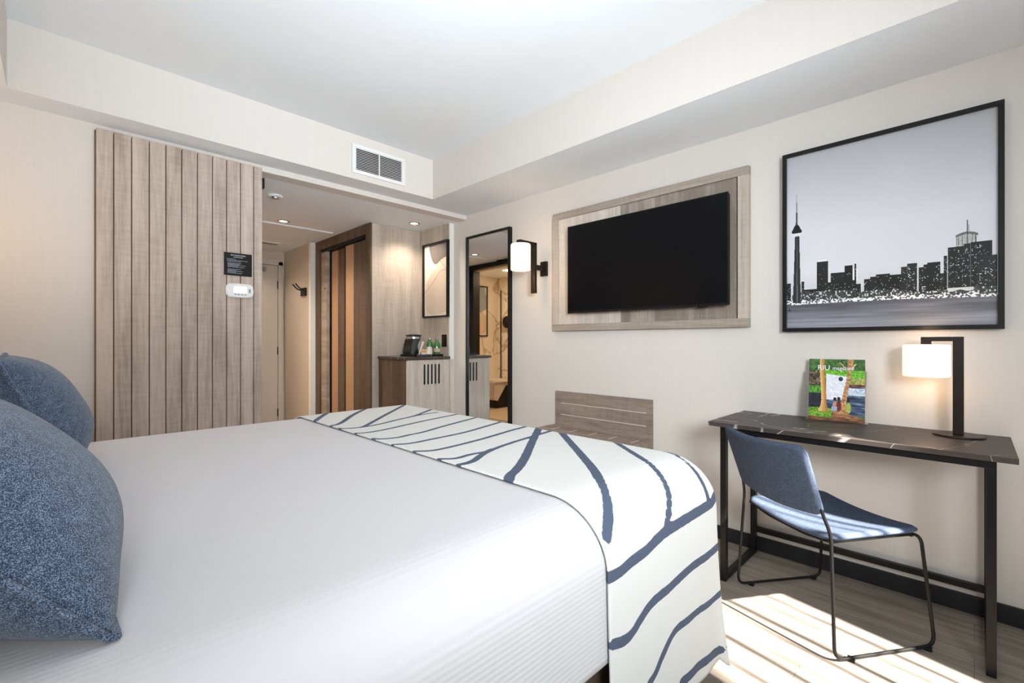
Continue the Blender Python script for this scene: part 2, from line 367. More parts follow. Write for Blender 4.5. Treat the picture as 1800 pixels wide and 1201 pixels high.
# ------------------------------------------------------------------ bathroom doorway, barn-door header, bathroom beyond
df = thing('bathroom_door_frame', (.96, 5.05, 0), 'black frame and sliding track of the bathroom doorway, reflected in the mirror', 'door frame')
b = NB(); box(b, .84, .975, 5.46, 5.56, 0, 2.27); box(b, .84, .975, 4.54, 4.60, 0, 2.27); obj('jamb', b, M['black'], df)
obj('track_header', bx(.952, 1.055, 3.565, 5.62, 2.262, 2.335, bev=.003), M['black'], df)
M['marble'] = None
def marble(name, base, vein, scale=1.5, thr=.035, rough=.25, spec=.5):
    m = bpy.data.materials.new(name); m.use_nodes = True; N = m.node_tree.nodes; L = m.node_tree.links; B = N['Principled BSDF']
    tc = N.new('ShaderNodeTexCoord'); no = N.new('ShaderNodeTexNoise'); no.inputs['Scale'].default_value = scale; no.inputs['Detail'].default_value = 3; no.inputs['Distortion'].default_value = .8
    mp = N.new('ShaderNodeMapping'); mp.inputs['Rotation'].default_value = (.5, .3, .7); L.new(tc.outputs['Object'], mp.inputs[0]); L.new(mp.outputs[0], no.inputs[0])
    s = N.new('ShaderNodeMath'); s.operation = 'SUBTRACT'; s.inputs[1].default_value = .5; L.new(no.outputs[0], s.inputs[0])
    a = N.new('ShaderNodeMath'); a.operation = 'ABSOLUTE'; L.new(s.outputs[0], a.inputs[0])
    cr = N.new('ShaderNodeValToRGB'); e = cr.color_ramp.elements; e[0].position = 0; e[0].color = (*vein, 1); e[1].position = thr; e[1].color = (*base, 1); L.new(a.outputs[0], cr.inputs[0])
    L.new(cr.outputs[0], B.inputs['Base Color']); B.inputs['Roughness'].default_value = rough; B.inputs['Specular IOR Level'].default_value = spec
    return m
M['marble'] = marble('white_marble_tile', (.82, .74, .62), (.45, .33, .2), 1.6, .03)
M['dark_marble'] = marble('dark_marble', (.062, .049, .043), (.45, .42, .40), 2.2, .004, .45, .25)
M['tan_tile'] = mat('tan_floor_tile', (.55, .42, .28), .4, noise=.12, nscale=5)
struct('wall_bathroom_back', bx(-.35, .85, 6.2, 6.3, 0, ZH), M['marble'])
struct('wall_bathroom_side', bx(-.35, -.25, 3.9, 6.2, 0, ZH), M['marble'])
struct('wall_bathroom_near', bx(-.35, .85, 3.80, 3.90, 0, ZH), M['marble'])
struct('ceiling_bathroom', bx(-.35, .85, 3.80, 6.3, ZH, ZH + .1), M['ceiling'])
struct('trim_2', bx(-.25, .85, 3.9, 6.2, 0.0, .006), M['tan_tile'])
lamp('bathroom_light', 'AREA', (.35, 5.2, ZH - .03), 30, (1, .78, .52), (0, 0, 0), size=.25)
t = thing('bathroom_picture', (.17, 6.19, 1.7), 'framed grey and tan abstract print inside the bathroom, seen in the mirror', 'picture')
b = NB(); x0, x1, z0, z1 = .03, .36, 1.26, 2.16
for q in ((x0, x1, z0, z0 + .02), (x0, x1, z1 - .02, z1), (x0, x0 + .02, z0, z1), (x1 - .02, x1, z0, z1)): box(b, q[0], q[1], 6.175, 6.199, q[2], q[3])
obj('frame', b, M['black'], t)
M['art_grey'] = mat('art_grey', (.25, .25, .25), .6, noise=.1); M['art_tan'] = mat('art_tan', (.62, .47, .35), .6, noise=.06); M['art_cream'] = mat('art_cream', (.78, .70, .60), .6, noise=.03)
M['art_taupe'] = mat('art_taupe', (.17, .145, .13), .6, noise=.1)
b = bx(x0 + .02, x1 - .02, 6.190, 6.196, z0 + .02, z1 - .02); obj('paper', b, M['art_cream'], t)
b = NB(); prism(b, [(.05, 1.95), (.05, 1.75), (.2, 1.68), (.34, 1.8), (.34, 2.14), (.1, 2.14)], 'y', 6.187, 6.190); obj('grey_shape', b, M['art_grey'], t)
b = NB(); prism(b, [(.05, 1.6), (.06, 1.35), (.2, 1.28), (.33, 1.45), (.3, 1.65), (.15, 1.7)], 'y', 6.187, 6.190); obj('tan_shape', b, M['art_tan'], t)
t = thing('shower_screen_post', (-.15, 6.15, 0), 'thin black shower screen post against the marble, seen in the mirror', 'shower screen')
obj('post', bx(-.236, -.222, 6.10, 6.115, 0.006, 2.1), M['black'], t)
t = thing('shaving_mirror', (-.24, 5.95, 1.52), 'round black shaving mirror on the marble wall, seen in the mirror', 'mirror')
obj('disc', lathe(NB(), [(0, .06), (.10, .06), (.11, .05), (.11, .035), (0, .035)], (-.25, 5.93, 1.52), 28, 'x'), M['black'], t)
obj('arm', bx(-.25, -.21, 5.915, 5.945, 1.50, 1.53), M['black'], t)
t = thing('bathroom_bench', (0, 6.0, 0), 'wooden vanity bench with open black recess on the bathroom floor, seen in the mirror', 'bench')
obj('bench_top', bx(-.20, .20, 5.80, 6.19, .46, .50, bev=.004), M['art_cream'], t)
b = NB(); prism(b, [(-.2, .46), (.2, .46), (.2, .16), (.12, .14), (-.08, .40), (-.2, .40)], 'y', 5.82, 6.19); obj('side_panel', b, M['oak_z'], t)
obj('recess', bx(-.18, .12, 5.86, 6.18, .006, .44), M['black'], t)

# ------------------------------------------------------------------ entrance door
d = bpy.data.objects.new('door_1', None); COL.objects.link(d); d.location = (1.6, 6.39, 0); d['kind'] = 'structure'
M['door_paint'] = mat('door_paint', (.58, .53, .47), .5, noise=.03)
obj('door_leaf', bx(1.10, 2.042, 6.375, 6.399, .01, 2.150, bev=.002), M['door_paint'], d)
b = NB(); box(b, 2.046, 2.105, 6.36, 6.399, 0, 2.205, bev=.003); box(b, 1.03, 2.105, 6.36, 6.399, 2.155, 2.225, bev=.003); box(b, 1.03, 1.095, 6.36, 6.399, 0, 2.205, bev=.003)
obj('door_casing', b, M['door_paint'], d)
for z in (1.90, 1.05, .25): obj('hinge', bx(2.036, 2.052, 6.362, 6.376, z - .05, z + .05, bev=.002), M['bronze'], d)
obj('door_closer', bx(1.60, 1.885, 6.31, 6.375, 2.06, 2.115, bev=.006), M['chrome'], d)
obj('handle', tube(NB(), fillet([(1.18, 6.375, 1.0), (1.18, 6.32, 1.0), (1.30, 6.32, 1.0)], .02), .009), M['chrome'], d)

# coat hook
h = thing('coat_hook', (2.12, 5.79, 1.80), 'black two-pronged coat hook on the tan hallway wall', 'coat hook')
obj('plate', bx(2.105, 2.13, 5.63, 5.77, 1.72, 1.815, bev=.004), M['black'], h)
for yy in (5.66, 5.75): obj('prong', tube(NB(), fillet([(2.11, yy, 1.79), (2.06, yy, 1.80), (2.02, yy + .03, 1.86)], .03), .008), M['black'], h)

# ------------------------------------------------------------------ wardrobe beside the minibar
wd = thing('wardrobe', (2.5, 4.83, 0), 'tall oak wardrobe with two dark sliding doors beside the hallway', 'wardrobe')
M['oak_front'] = M['oak_dark']
b = NB(); box(b, 2.2005, 2.795, 4.166, 4.20, 0, ZH - .002); obj('side_panel', b, M['oak_z'], wd)
b = NB(); box(b, 2.178, 2.20, 4.165, 4.255, 0, ZH - .002); box(b, 2.178, 2.20, 5.375, 5.495, 0, ZH - .002); box(b, 2.178, 2.20, 4.2555, 5.3745, 2.235, ZH - .002)
obj('front_frame', b, M['oak_dark'], wd)
b = NB(); box(b, 2.22, 2.79, 5.46, 5.495, 0, ZH - .002); box(b, 2.76, 2.795, 4.20, 5.46, 0, ZH - .002); box(b, 2.20, 2.76, 4.20, 5.46, 0, .06); obj('carcass', b, M['oak_dark'], wd)
obj('track', bx(2.195, 2.285, 4.255, 5.375, 2.205, 2.235), M['black'], wd)
obj('end_post', bx(2.2, 2.24, 5.24, 5.375, .06, 2.205), M['oak_y'], wd)
for x, y0, y1 in ((2.215, 4.255, 4.776), (2.25, 4.66, 5.205)):
    dr = obj('sliding_door', bx(x, x + .025, y0, y1, .065, 2.20, bev=.002), M['oak_dark'], wd)
    obj('tan_strip', bx(x - .002, x + .001, y1 - .19 if y0 < 4.5 else y1 - .165, y1 - .006, .07, 2.197), M['tan_strip'], dr)
    obj('edge_shadow_gap', bx(x - .006, x + .02, y1, y1 + .012, .07, 2.2), M['black'], dr)
obj('knob', lathe(NB(), [(0, 0), (.012, 0), (.012, -.012), (0, -.012)], (2.199, 5.26, 1.78), 16, 'x'), M['chrome'], wd)

# oak panel on the wall over the minibar, with its pale end trim
wp = thing('oak_wall_panel', (2.77, 3.9, 0), 'grey oak wall panel behind the minibar counter', 'wall panel')
obj('board', bx(2.752, 2.799, 3.652, 4.165, 0, ZH - .001), M['oak_z'], wp)
obj('end_trim', bx(2.748, 2.799, 3.636, 3.652, 0, ZH - .001), M['white_trim'], wp)

# minibar cabinet and counter
mb = thing('minibar_cabinet', (2.53, 3.9, 0), 'grey oak minibar cabinet with five dark vent slots in its door', 'cabinet')
b = NB(); box(b, 2.270, 2.292, 3.665, 4.160, .0, .998); box(b, 2.292, 2.745, 3.70, 4.160, .0, .998)
obj('body', b, M['oak_dark'], mb)
dr = obj('door', bx(2.272, 2.742, 3.640, 3.662, .03, .996, bev=.001), M['oak_pale'], mb)
b = NB()
for k in range(5):
    x = 2.455 + k * .0415
    prism(b, [(x - .009, .77), (x, .762), (x + .009, .77), (x + .009, .95), (x, .958), (x - .009, .95)], 'y', 3.6375, 3.641)
obj('vent_slots', b, M['black'], dr)
obj('filler_strip', bx(2.745, 2.798, 3.625, 3.634, 0, .998), M['oak_pale'], mb)
ct = obj('minibar_countertop', bx(2.258, 2.748, 3.625, 4.163, 1.0, 1.024, bev=.003), M['dark_marble'], origin=(2.5, 3.9, 1.0)); tag(ct, 'dark marble countertop on the minibar cabinet', 'countertop')

# things on the minibar counter
TY = 1.024
tr = thing('serving_tray', (2.62, 3.82, TY), 'black tray under the coffee maker and green bottles', 'tray')
b = bx(2.40, 2.715, 3.70, 3.97, TY, TY + .008, bev=.002)
box(b, 2.40, 2.408, 3.70, 3.97, TY, TY + .022); box(b, 2.707, 2.715, 3.70, 3.97, TY, TY + .022); box(b, 2.40, 2.715, 3.70, 3.708, TY, TY + .022); box(b, 2.40, 2.715, 3.962, 3.97, TY, TY + .022)
obj('tray_body', b, M['black'], tr)
T2 = TY + .009
cm = thing('coffee_maker', (2.47, 3.88, T2), 'black capsule coffee maker with chrome head on the minibar tray', 'coffee maker')
b = NB(); prism(b, [(2.41, T2), (2.57, T2), (2.57, T2 + .02), (2.49, T2 + .03), (2.48, T2 + .10), (2.52, T2 + .16), (2.43, T2 + .165), (2.425, T2 + .10), (2.40, T2 + .04)], 'y', 3.80, 3.94); bmesh.ops.bevel(b, geom=b.edges[:], offset=.006, segments=2, affect='EDGES')
obj('body', b, M['black'], cm)
b = lathe(NB(), [(0, 0), (.066, 0), (.074, .010), (.074, .028), (.066, .034), (0, .034)], (2.485, 3.87, T2 + .155), 28); obj('head', b, M['chrome'], cm)
b = lathe(NB(), [(0, 0), (.078, 0), (.078, .008), (.04, .016), (0, .016)], (2.485, 3.87, T2 + .191), 28); obj('lid', b, M['black'], cm)
obj('drip_tray', bx(2.47, 2.56, 3.84, 3.92, T2 + .018, T2 + .026, bev=.002), M['chrome'], cm)
obj('spout', bx(2.50, 2.515, 3.87, 3.89, T2 + .125, T2 + .157), M['chrome'], cm)
M['green_glass'] = mat('green_bottle_glass', (.05, .22, .07), .08, noise=.2, spec=.7, **{'Coat Weight': .5})
M['paper'] = mat('cream_paper', (.80, .76, .66), .7, noise=.03)
def bottle(x, y, label):
    t = thing('water_bottle', (x, y, T2), label, 'bottle', 'green bottles on the minibar tray')
    obj('glass', lathe(NB(), [(0, 0), (.029, 0), (.031, .006), (.031, .105), (.025, .126), (.013, .144), (.013, .162), (0, .162)], (x, y, T2), 24), M['green_glass'], t, smooth=True)
    obj('cap', lathe(NB(), [(0, 0), (.0135, 0), (.0135, .016), (0, .016)], (x, y, T2 + .158), 20), M['chrome'], t)
    obj('label_band', lathe(NB(), [(.0314, .035), (.0314, .07)], (x, y, T2), 24), M['art_tan'], t)
bottle(2.632, 3.81, 'green glass bottle behind the paper cup, nearer the coffee maker')
bottle(2.672, 3.745, 'green glass bottle at the right end of the minibar tray')
t = thing('paper_cup', (2.56, 3.74, T2), 'white paper cup turned upside down on the minibar tray', 'cup')
obj('cup_body', lathe(NB(), [(.036, 0), (.034, .008), (.024, .085), (0, .085)], (2.575, 3.735, T2), 24), M['paper'], t)
t = thing('snack_packet', (2.51, 3.745, T2), 'small orange and white packet leaning on the minibar tray', 'packet')
b = NB(); prism(b, [(2.485, T2), (2.54, T2), (2.555, T2 + .055), (2.50, T2 + .062)], 'y', 3.735, 3.750); obj('packet_body', b, M['paper'], t)
M['orange'] = mat('orange_print', (.75, .38, .10), .5, noise=.2)
b = NB(); prism(b, [(2.49, T2 + .03), (2.545, T2 + .03), (2.55, T2 + .052), (2.498, T2 + .056)], 'y', 3.7335, 3.735); obj('printed_band', b, M['orange'], t)
t = thing('folded_card', (2.50, 3.79, T2), 'slanted white menu card leaning against the coffee maker', 'card')
b = NB(); prism(b, [(2.482, T2 + .0), (2.497, T2 + .0), (2.552, T2 + .135), (2.530, T2 + .140)], 'y', 3.788, 3.791); obj('card', b, M['paper'], t)

# abstract print over the minibar
pc = thing('abstract_print', (2.73, 3.86, 1.8), 'tall framed abstract print in cream, tan and grey over the minibar', 'picture')
y0, y1, z0, z1 = 3.640, 4.072, 1.415, 2.175
b = NB(); w_ = .016
for q in ((y0, y1, z0, z0 + w_), (y0, y1, z1 - w_, z1), (y0, y0 + w_, z0 + w_, z1 - w_), (y1 - w_, y1, z0 + w_, z1 - w_)): box(b, 2.718, 2.751, q[0], q[1], q[2], q[3], bev=.001)
obj('frame', b, M['black'], pc)
def A2(s, t): return (y1 - w_ - s * (y1 - y0 - 2 * w_), z0 + w_ + t * (z1 - z0 - 2 * w_))
obj('paper', bx(2.738, 2.742, y0 + w_, y1 - w_, z0 + w_, z1 - w_), M['art_cream'], pc)
def blob(name, pts, m, d):
    b = NB(); prism(b, [A2(*p) for p in pts], 'x', 2.738 - d, 2.738 - d + .0008); obj(name, b, m, pc)
arc = [(.01, .02)] + [(.01 + .99 * k / 14, .42 + .38 * math.sin(PI / 2 * k / 14)) for k in range(15)] + [(1, .05), (.9, .03), (.25, .03), (.1, .03)]
M['art_sand'] = mat('art_sand', (.64, .53, .43), .6, noise=.05)
blob('sand_shape', [(.04, .30)] + arc[2:16] + [(1, .06), (.7, .025), (.3, .02), (.14, .05), (.07, .15)], M['art_sand'], .0008)
blob('grey_shape', [(.22, 1), (1, 1), (1, .80), (.85, .79), (.7, .765), (.55, .72), (.44, .725), (.36, .77), (.28, .85), (.23, .93)], M['art_taupe'], .0016)
M['ink'] = mat('ink_line', (.12, .09, .07), .6)
b = NB()
def ink(pts):
    pts = [Vector((2.7362, *A2(*p))) for p in pts]
    for i in range(len(pts) - 1):
        d = (pts[i + 1] - pts[i]).normalized(); n = Vector((0, -d.z, d.y)) * .0018
        b.faces.new([b.verts.new(q) for q in (pts[i] - n, pts[i + 1] - n, pts[i + 1] + n, pts[i] + n)])
ink([(.66, 1), (.62, .92), (.60, .84), (.68, .76), (.82, .69), (.97, .63)])
ink([(0, .33), (.2, .40), (.45, .50), (.62, .585), (.75, .62), (1, .625)])
obj('ink_lines', b, M['ink'], pc)
sw = thing('wall_outlet', (2.75, 3.72, 1.18), 'black outlet plate on the oak panel beside the bottles', 'outlet')
obj('plate', bx(2.744, 2.752, 3.690, 3.765, 1.118, 1.240, bev=.002), M['black'], sw)
obj('socket', bx(2.741, 2.744, 3.71, 3.745, 1.14, 1.215, bev=.001), M['bronze'], sw)

# ------------------------------------------------------------------ dressing mirror
mr = thing('dressing_mirror', (2.785, 3.1, .3), 'tall black framed dressing mirror on the wall left of the sconce', 'mirror')
y0, y1, z0, z1 = 2.815, 3.405, .42, 2.160
b = NB()
for q in ((y0, y1, z0, z0 + .018), (y0, y1, z1 - .018, z1), (y0, y0 + .020, z0 + .018, z1 - .018), (y1 - .018, y1, z0 + .018, z1 - .018)): box(b, 2.762, 2.799, q[0], q[1], q[2], q[3], bev=.001)
obj('frame', b, M['black'], mr)
obj('glass', bx(2.775, 2.795, y0 + .018, y1 - .016, z0 + .016, z1 - .016), M['mirror'], mr)

# ------------------------------------------------------------------ sconce and table lamp of the same family
def shade_bm(c, r, z0, z1):
    return lathe(NB(), [(0, z0 + .004), (r - .012, z0 + .004), (r - .003, z0 - .004 + .004), (r, z0 + .006), (r, z1 - .006), (r - .003, z1), (r - .012, z1), (0, z1)], (c[0], c[1], 0), 48)
def sconce(y, ysgn_x, xw, label, bright):
    """ysgn_x: +1 mounted on the television wall (x = XR), -1 on the headboard wall"""
    s = -ysgn_x; P = lambda d: xw + s * d
    t = thing('wall_sconce', (P(.14), y, 1.73), label, 'wall lamp')
    def bb(d0, d1, *r, **k): a, c = sorted((P(d0), P(d1))); return bx(a, c, *r, **k)
    obj('bracket', bb(.001, .125, y - .012, y + .012, 1.735, 1.775, bev=.002), M['bronze'], t)
    obj('wall_plate', bb(.001, .025, y - .032, y + .032, 1.695, 1.812, bev=.003), M['bronze'], t)
    obj('pole', bb(.120, .150, y - .02, y + .02, 1.548, 1.945, bev=.003), M['bronze'], t)
    obj('arm', bb(.120, .310, y - .02, y + .02, 1.922, 1.945, bev=.003), M['bronze'], t)
    c = (P(.285), y)
    obj('lamp_shade', shade_bm(c, .076, 1.715, 1.912), M['shade'], t, smooth=False)
    obj('shade_holder', lathe(NB(), [(0, 1.905), (.016, 1.905), (.016, 1.925), (0, 1.925)], (c[0], c[1], 0), 20), M['bronze'], t)
    lamp('sconce_glow', 'POINT', (c[0], c[1], 1.66), bright * .5, (1, .66, .38), shadow_soft_size=.06)
    lamp('sconce_glow', 'POINT', (c[0], c[1], 1.99), bright * .25, (1, .66, .38), shadow_soft_size=.06)
sconce(2.44, 1, XR, 'black wall sconce with a lit white shade between mirror and television', 4)
sconce(2.98, -1, XL, 'black wall sconce with a lit white shade beside the bed head', 6)

# ------------------------------------------------------------------ television and its oak surround
sr = thing('television_surround', (2.78, 1.6, 1.7), 'large rectangular grey oak surround on the wall behind the television', 'wall panel')
Y_0, Y_1, Z0, Z1 = .894, 2.326, 1.252, 2.163
for q in ((Y_0, Y_1, Z0, Z0 + .050), (Y_0, Y_1, Z1 - .050, Z1)): obj('rail', bx(2.760, 2.799, q[0], q[1], q[2], q[3], bev=.0015), M['oak_y'], sr)
for q in ((Y_0, Y_0 + .058, Z0 + .050, Z1 - .050), (Y_1 - .050, Y_1, Z0 + .050, Z1 - .050)): obj('stile', bx(2.760, 2.799, q[0], q[1], q[2], q[3], bev=.0015), M['oak_z'], sr)
obj('shadow_gap', bx(2.788, 2.792, Y_0 + .058, Y_0 + .072, Z0 + .05, Z1 - .05), M['oak_dark'], sr)
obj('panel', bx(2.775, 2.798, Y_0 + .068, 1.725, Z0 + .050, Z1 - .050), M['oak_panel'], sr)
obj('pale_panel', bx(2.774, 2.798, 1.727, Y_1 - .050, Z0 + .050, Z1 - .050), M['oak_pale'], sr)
tv = thing('television', (2.72, 1.56, 1.7), 'large black flat television mounted on the oak surround', 'television')
y0, y1, z0, z1 = .982, 2.133, 1.377, 2.022
obj('housing', bx(2.706, 2.742, y0 + .004, y1 - .004, z0 + .004, z1 - .004, bev=.004), M['black'], tv)
obj('bezel', bx(2.701, 2.709, y0, y1, z0, z1, bev=.001), M['black'], tv)
obj('screen', bx(2.7002, 2.703, y0 + .006, y1 - .006, z0 + .014, z1 - .006), M['screen'], tv)
obj('wall_mount', bx(2.742, 2.774, 1.35, 1.77, 1.55, 1.85), M['black'], tv)
obj('sensor', bx(2.702, 2.712, 1.10, 1.16, z0 - .008, z0 + .002, bev=.001), M['black'], tv)

# heater cover below the television
hc = thing('heater_cover', (2.74, 1.9, 0), 'low grey oak heater cover on the wall behind the foot of the bed', 'heater cover')
b = bx(2.782, 2.799, 1.494, 2.318, .0, .784, bev=.001); obj('back_panel', b, M['oak_heater'], hc)
for z in (.694, .606): obj('groove', bx(2.780, 2.7825, 1.535, 2.261, z - .002, z + .002), M['art_cream'], hc)
obj('cover_body', bx(2.56, 2.782, 1.494, 2.318, 0, .512, bev=.003), M['oak_heater'], hc)
obj('cover_top', bx(2.55, 2.781, 1.49, 2.322, .512, .524, bev=.002), M['oak_heater'], hc)
for k in range(5): y = 1.54 + k * .165; obj('air_slot', bx(2.60, 2.70, y, y + .008, .5235, .5246), M['art_cream'], hc)

# ------------------------------------------------------------------ city photograph in a black frame
rng = np.random.default_rng(11)
def skyline(w=430, h=500):
    T, S = np.meshgrid(np.linspace(0, 1, h), np.linspace(0, 1, w), indexing='ij')
    def nz(n, sx, sy):
        a = rng.random((sy + 2, sx + 2)); y = T * sy; x = S * sx; i = y.astype(int); j = x.astype(int); fy = y - i; fx = x - j
        return (a[i, j] * (1 - fy) * (1 - fx) + a[i + 1, j] * fy * (1 - fx) + a[i, j + 1] * (1 - fy) * fx + a[i + 1, j + 1] * fy * fx)
    g = np.interp(T, [.13, .2, .32, .55, .8, 1.0], [.76, .83, .87, .86, .77, .69])
    img = np.stack([g * .985, g * .99, g * 1.015], -1) * (1 + .02 * (nz(0, 5, 6) - .5))[..., None]
    def fill(m, v): img[m] = v
    def poly(pts, v):
        m = np.zeros(S.shape, bool); n = len(pts)
        for i in range(n):
            (x0, y0), (x1, y1) = pts[i], pts[(i + 1) % n]
            if y0 == y1: continue
            c = ((T >= min(y0, y1)) & (T < max(y0, y1))) & (S < x0 + (T - y0) * (x1 - x0) / (y1 - y0)); m ^= c
        fill(m, v); return m
    B = [(0.0, .022, .262), (.084, .102, .267), (.102, .177, .219), (.174, .236, .371), (.185, .256, .232), (.236, .253, .252), (.25, .326, .301), (.326, .367, .335), (.376, .385, .342), (.253, .386, .253), (.386, .409, .232), (.426, .457, .253), (.455, .483, .264), (.483, .552, .274), (.552, .602, .265), (.602, .632, .301), (.63, .675, .316), (.681, .703, .291), (.703, .723, .304), (.72, .776, .312), (.776, .789, .253), (.788, .802, .337), (.806, .87, .375), (.87, .896, .385), (.896, .981, .389), (.921, .999, .321)]
    # unfinished tower behind the right-hand block
    hat = (S > .842) & (S < .922) & (T > .37) & (T < .425 + .014 * np.sin((S - .842) / .08 * PI)); img[hat] = (.55 + .3 * rng.random((hat.sum(), 1)))
    for a in (.842, .848, .865, .885, .905, .917): fill((abs(S - a) < .0016) & (T > .37) & (T < .43), .35)
    cap = (S > .838) & (S < .926) & (abs(T - (.425 + .012 * np.sin((S - .838) / .088 * PI))) < .006); img[cap] = (.25 + .3 * rng.random((cap.sum(), 1)))
    fill((abs(S - .885) < .0018) & (T > .43) & (T < .498), .3); fill((abs(S - .890) < .0012) & (T > .43) & (T < .475), .4)
    fill((S > .3) & (S < .386) & (T < .30) & (T > .13), (.55, .55, .57)); fill((S > .355) & (S < .392) & (T < .31) & (T > .25), .93); fill((S > .18) & (S < .23) & (T > .365) & (T < .381), .93)
    for s0, s1, t1 in B:
        m = (S >= s0) & (S < s1) & (T < t1) & (T > .13); base = .13 + .05 * rng.random(); img[m] = base
        cell = .0052; ci = ((S - s0) / cell).astype(int); cj = (T / .0062).astype(int)
        dens = .03 if (s0 in (.174, .25, .326)) else .13
        rnd = rng.random((200, 260)); bri = rng.random((200, 260)); ci_ = np.clip(ci, 0, 199); cj_ = np.clip(cj, 0, 259)
        lit = m & (rnd[ci_, cj_] < dens) & (((S - s0) / cell) % 1 < .72) & ((T / .0062) % 1 < .55) & (T < t1 - .012)
        v = .45 + .55 * bri[ci_, cj_]; img[lit] = v[lit][:, None]
        if s0 in (.806, .896): fill(m & (abs(S - s0 - .001) < .0012), .4)
    for s0, s1, t1 in ((.03, .385, .205), (.40, .62, .19), (.62, 1, .175)):          # low blocks along the shore
        m = (S >= s0) & (S < s1) & (T < t1 + .02 * (nz(0, 40, 1) - .5)) & (T > .13); r = rng.random((125, 160)); q = r[np.clip((T * 124).astype(int), 0, 124), np.clip((S * 159).astype(int), 0, 159)]
        img[m] = np.where(q > .84, .45 + .4 * q, .17 + .22 * q)[m][:, None]
    hz = .137 - .008 * np.clip((S - .6) / .4, 0, 1) - .004 * (1 - np.clip(S / .3, 0, 1))
    sh = (T > hz) & (T < hz + .014 + .02 * (nz(0, 30, 1) ** 2)); q = nz(0, 150, 200); img[sh] = np.where(q > .45, .98, .35)[sh][:, None]
    fill((S > .805) & (S < .91) & (T > .165 + .004 * np.sin(S * 90)) & (T < .180), .85)
    # observation tower
    poly([(.034, .145), (.047, .54), (.072, .54), (.082, .145)], (.19, .19, .2)); poly([(.055, .15), (.057, .54), (.060, .54), (.064, .15)], (.38, .38, .39))
    poly([(.026, .562), (.032, .552), (.084, .552), (.089, .562), (.080, .575), (.072, .592), (.06, .605), (.052, .605), (.042, .592), (.034, .576)], (.11, .11, .12))
    poly([(.029, .545), (.036, .535), (.080, .535), (.087, .545), (.087, .553), (.029, .553)], (.88, .88, .9))
    poly([(.051, .6), (.0525, .675), (.0605, .675), (.062, .6)], (.2, .2, .21)); poly([(.0545, .67), (.0555, .75), (.058, .75), (.0592, .67)], (.3, .3, .31)); poly([(.0555, .74), (.0562, .80), (.0572, .80), (.058, .74)], (.4, .4, .41))
    # water
    wt = T <= hz; st = nz(0, 3, 90) * .5 + nz(0, 7, 180) * .3 + nz(0, 2, 30) * .2
    g2 = np.interp(T, [0, .06, .13], [.58, .53, .40]) + (st - .5) * .30
    img[wt] = np.stack([g2 * .97, g2 * .98, g2 * 1.04], -1)[wt]
    fill((abs(S - .013) < .006) & (abs(T - .105) < .005), .15)
    return img
pp = thing('city_photograph', (2.78, .32, 1.7), 'large black framed photograph of a city skyline with a tall tower over the desk', 'picture')
y0, y1, z0, z1 = -.088, .724, 1.222, 2.165
b = NB(); fw = .019
for q in ((y0, y1, z0, z0 + fw), (y0, y1, z1 - fw, z1), (y0, y0 + fw, z0 + fw, z1 - fw), (y1 - fw, y1, z0 + fw, z1 - fw)): box(b, 2.757, 2.799, q[0], q[1], q[2], q[3], bev=.001)
obj('frame', b, M['black'], pp)
M['photo'] = attr_mat('photograph_print', .35, .35)
printed('print', skyline(), (2.772, y1 - fw, z0 + fw), (0, -(y1 - y0 - 2 * fw), 0), (0, 0, z1 - z0 - 2 * fw), M['photo'], pp)
obj('backing', bx(2.775, 2.798, y0 + .01, y1 - .01, z0 + .01, z1 - .01), M['black'], pp)

# ------------------------------------------------------------------ desk
dk = thing('console_desk', (2.54, .41, 0), 'narrow console desk with dark veined marble top and black metal frame', 'desk')
DX0, DX1, DY0, DY1, DZ = 2.290, 2.795, -.106, .930, .775
obj('desk_top', bx(DX0, DX1, DY0, DY1, DZ - .020, DZ, bev=.0015), M['dark_marble'], dk)
b = NB(); t_ = .026
zt = DZ - .0205
box(b, 2.310, 2.335, -.055, .878, zt - .028, zt, bev=.001); box(b, 2.745, 2.770, -.055, .878, zt - .028, zt, bev=.001)
box(b, 2.335, 2.745, .852, .878, zt - .028, zt, bev=.001); box(b, 2.335, 2.745, -.055, -.029, zt - .028, zt, bev=.001)
obj('apron_frame', b, M['black'], dk)
for x in (2.310, 2.740):
    for y in (-.055, .852): obj('leg', bx(x, x + .032, y, y + .026, 0, zt - .028, bev=.001), M['black'], dk)
obj('foot_bar', bx(2.342, 2.740, .852, .878, .001, .027, bev=.001), M['black'], dk)
obj('foot_bar', bx(2.342, 2.740, -.055, -.029, .001, .027, bev=.001), M['black'], dk)
obj('stretcher', bx(2.745, 2.770, -.029, .852, .118, .144, bev=.001), M['black'], dk)

# table lamp
tl = thing('table_lamp', (2.675, .047, DZ), 'black angular table lamp with a lit white drum shade on the desk', 'lamp')
obj('base', lathe(NB(), [(0, DZ), (.080, DZ), (.082, DZ + .003), (.080, DZ + .008), (0, DZ + .008)], (2.672, .047, 0), 48), M['bronze'], tl)
obj('pole', bx(2.660, 2.686, .030, .064, DZ + .008, 1.190, bev=.002), M['bronze'], tl)
obj('arm', bx(2.660, 2.686, .064, .164, 1.171, 1.190, bev=.002), M['bronze'], tl)
obj('drop_stub', bx(2.663, 2.683, .130, .164, 1.158, 1.1712, bev=.001), M['bronze'], tl)
obj('lamp_shade', shade_bm((2.673, .147), .079, 1.018, 1.157), M['shade'], tl, smooth=False)
lamp('table_lamp_glow', 'POINT', (2.673, .147, .975), .75, (1, .66, .38), shadow_soft_size=.05)
lamp('table_lamp_glow', 'POINT', (2.673, .147, 1.215), .5, (1, .66, .38), shadow_soft_size=.03)

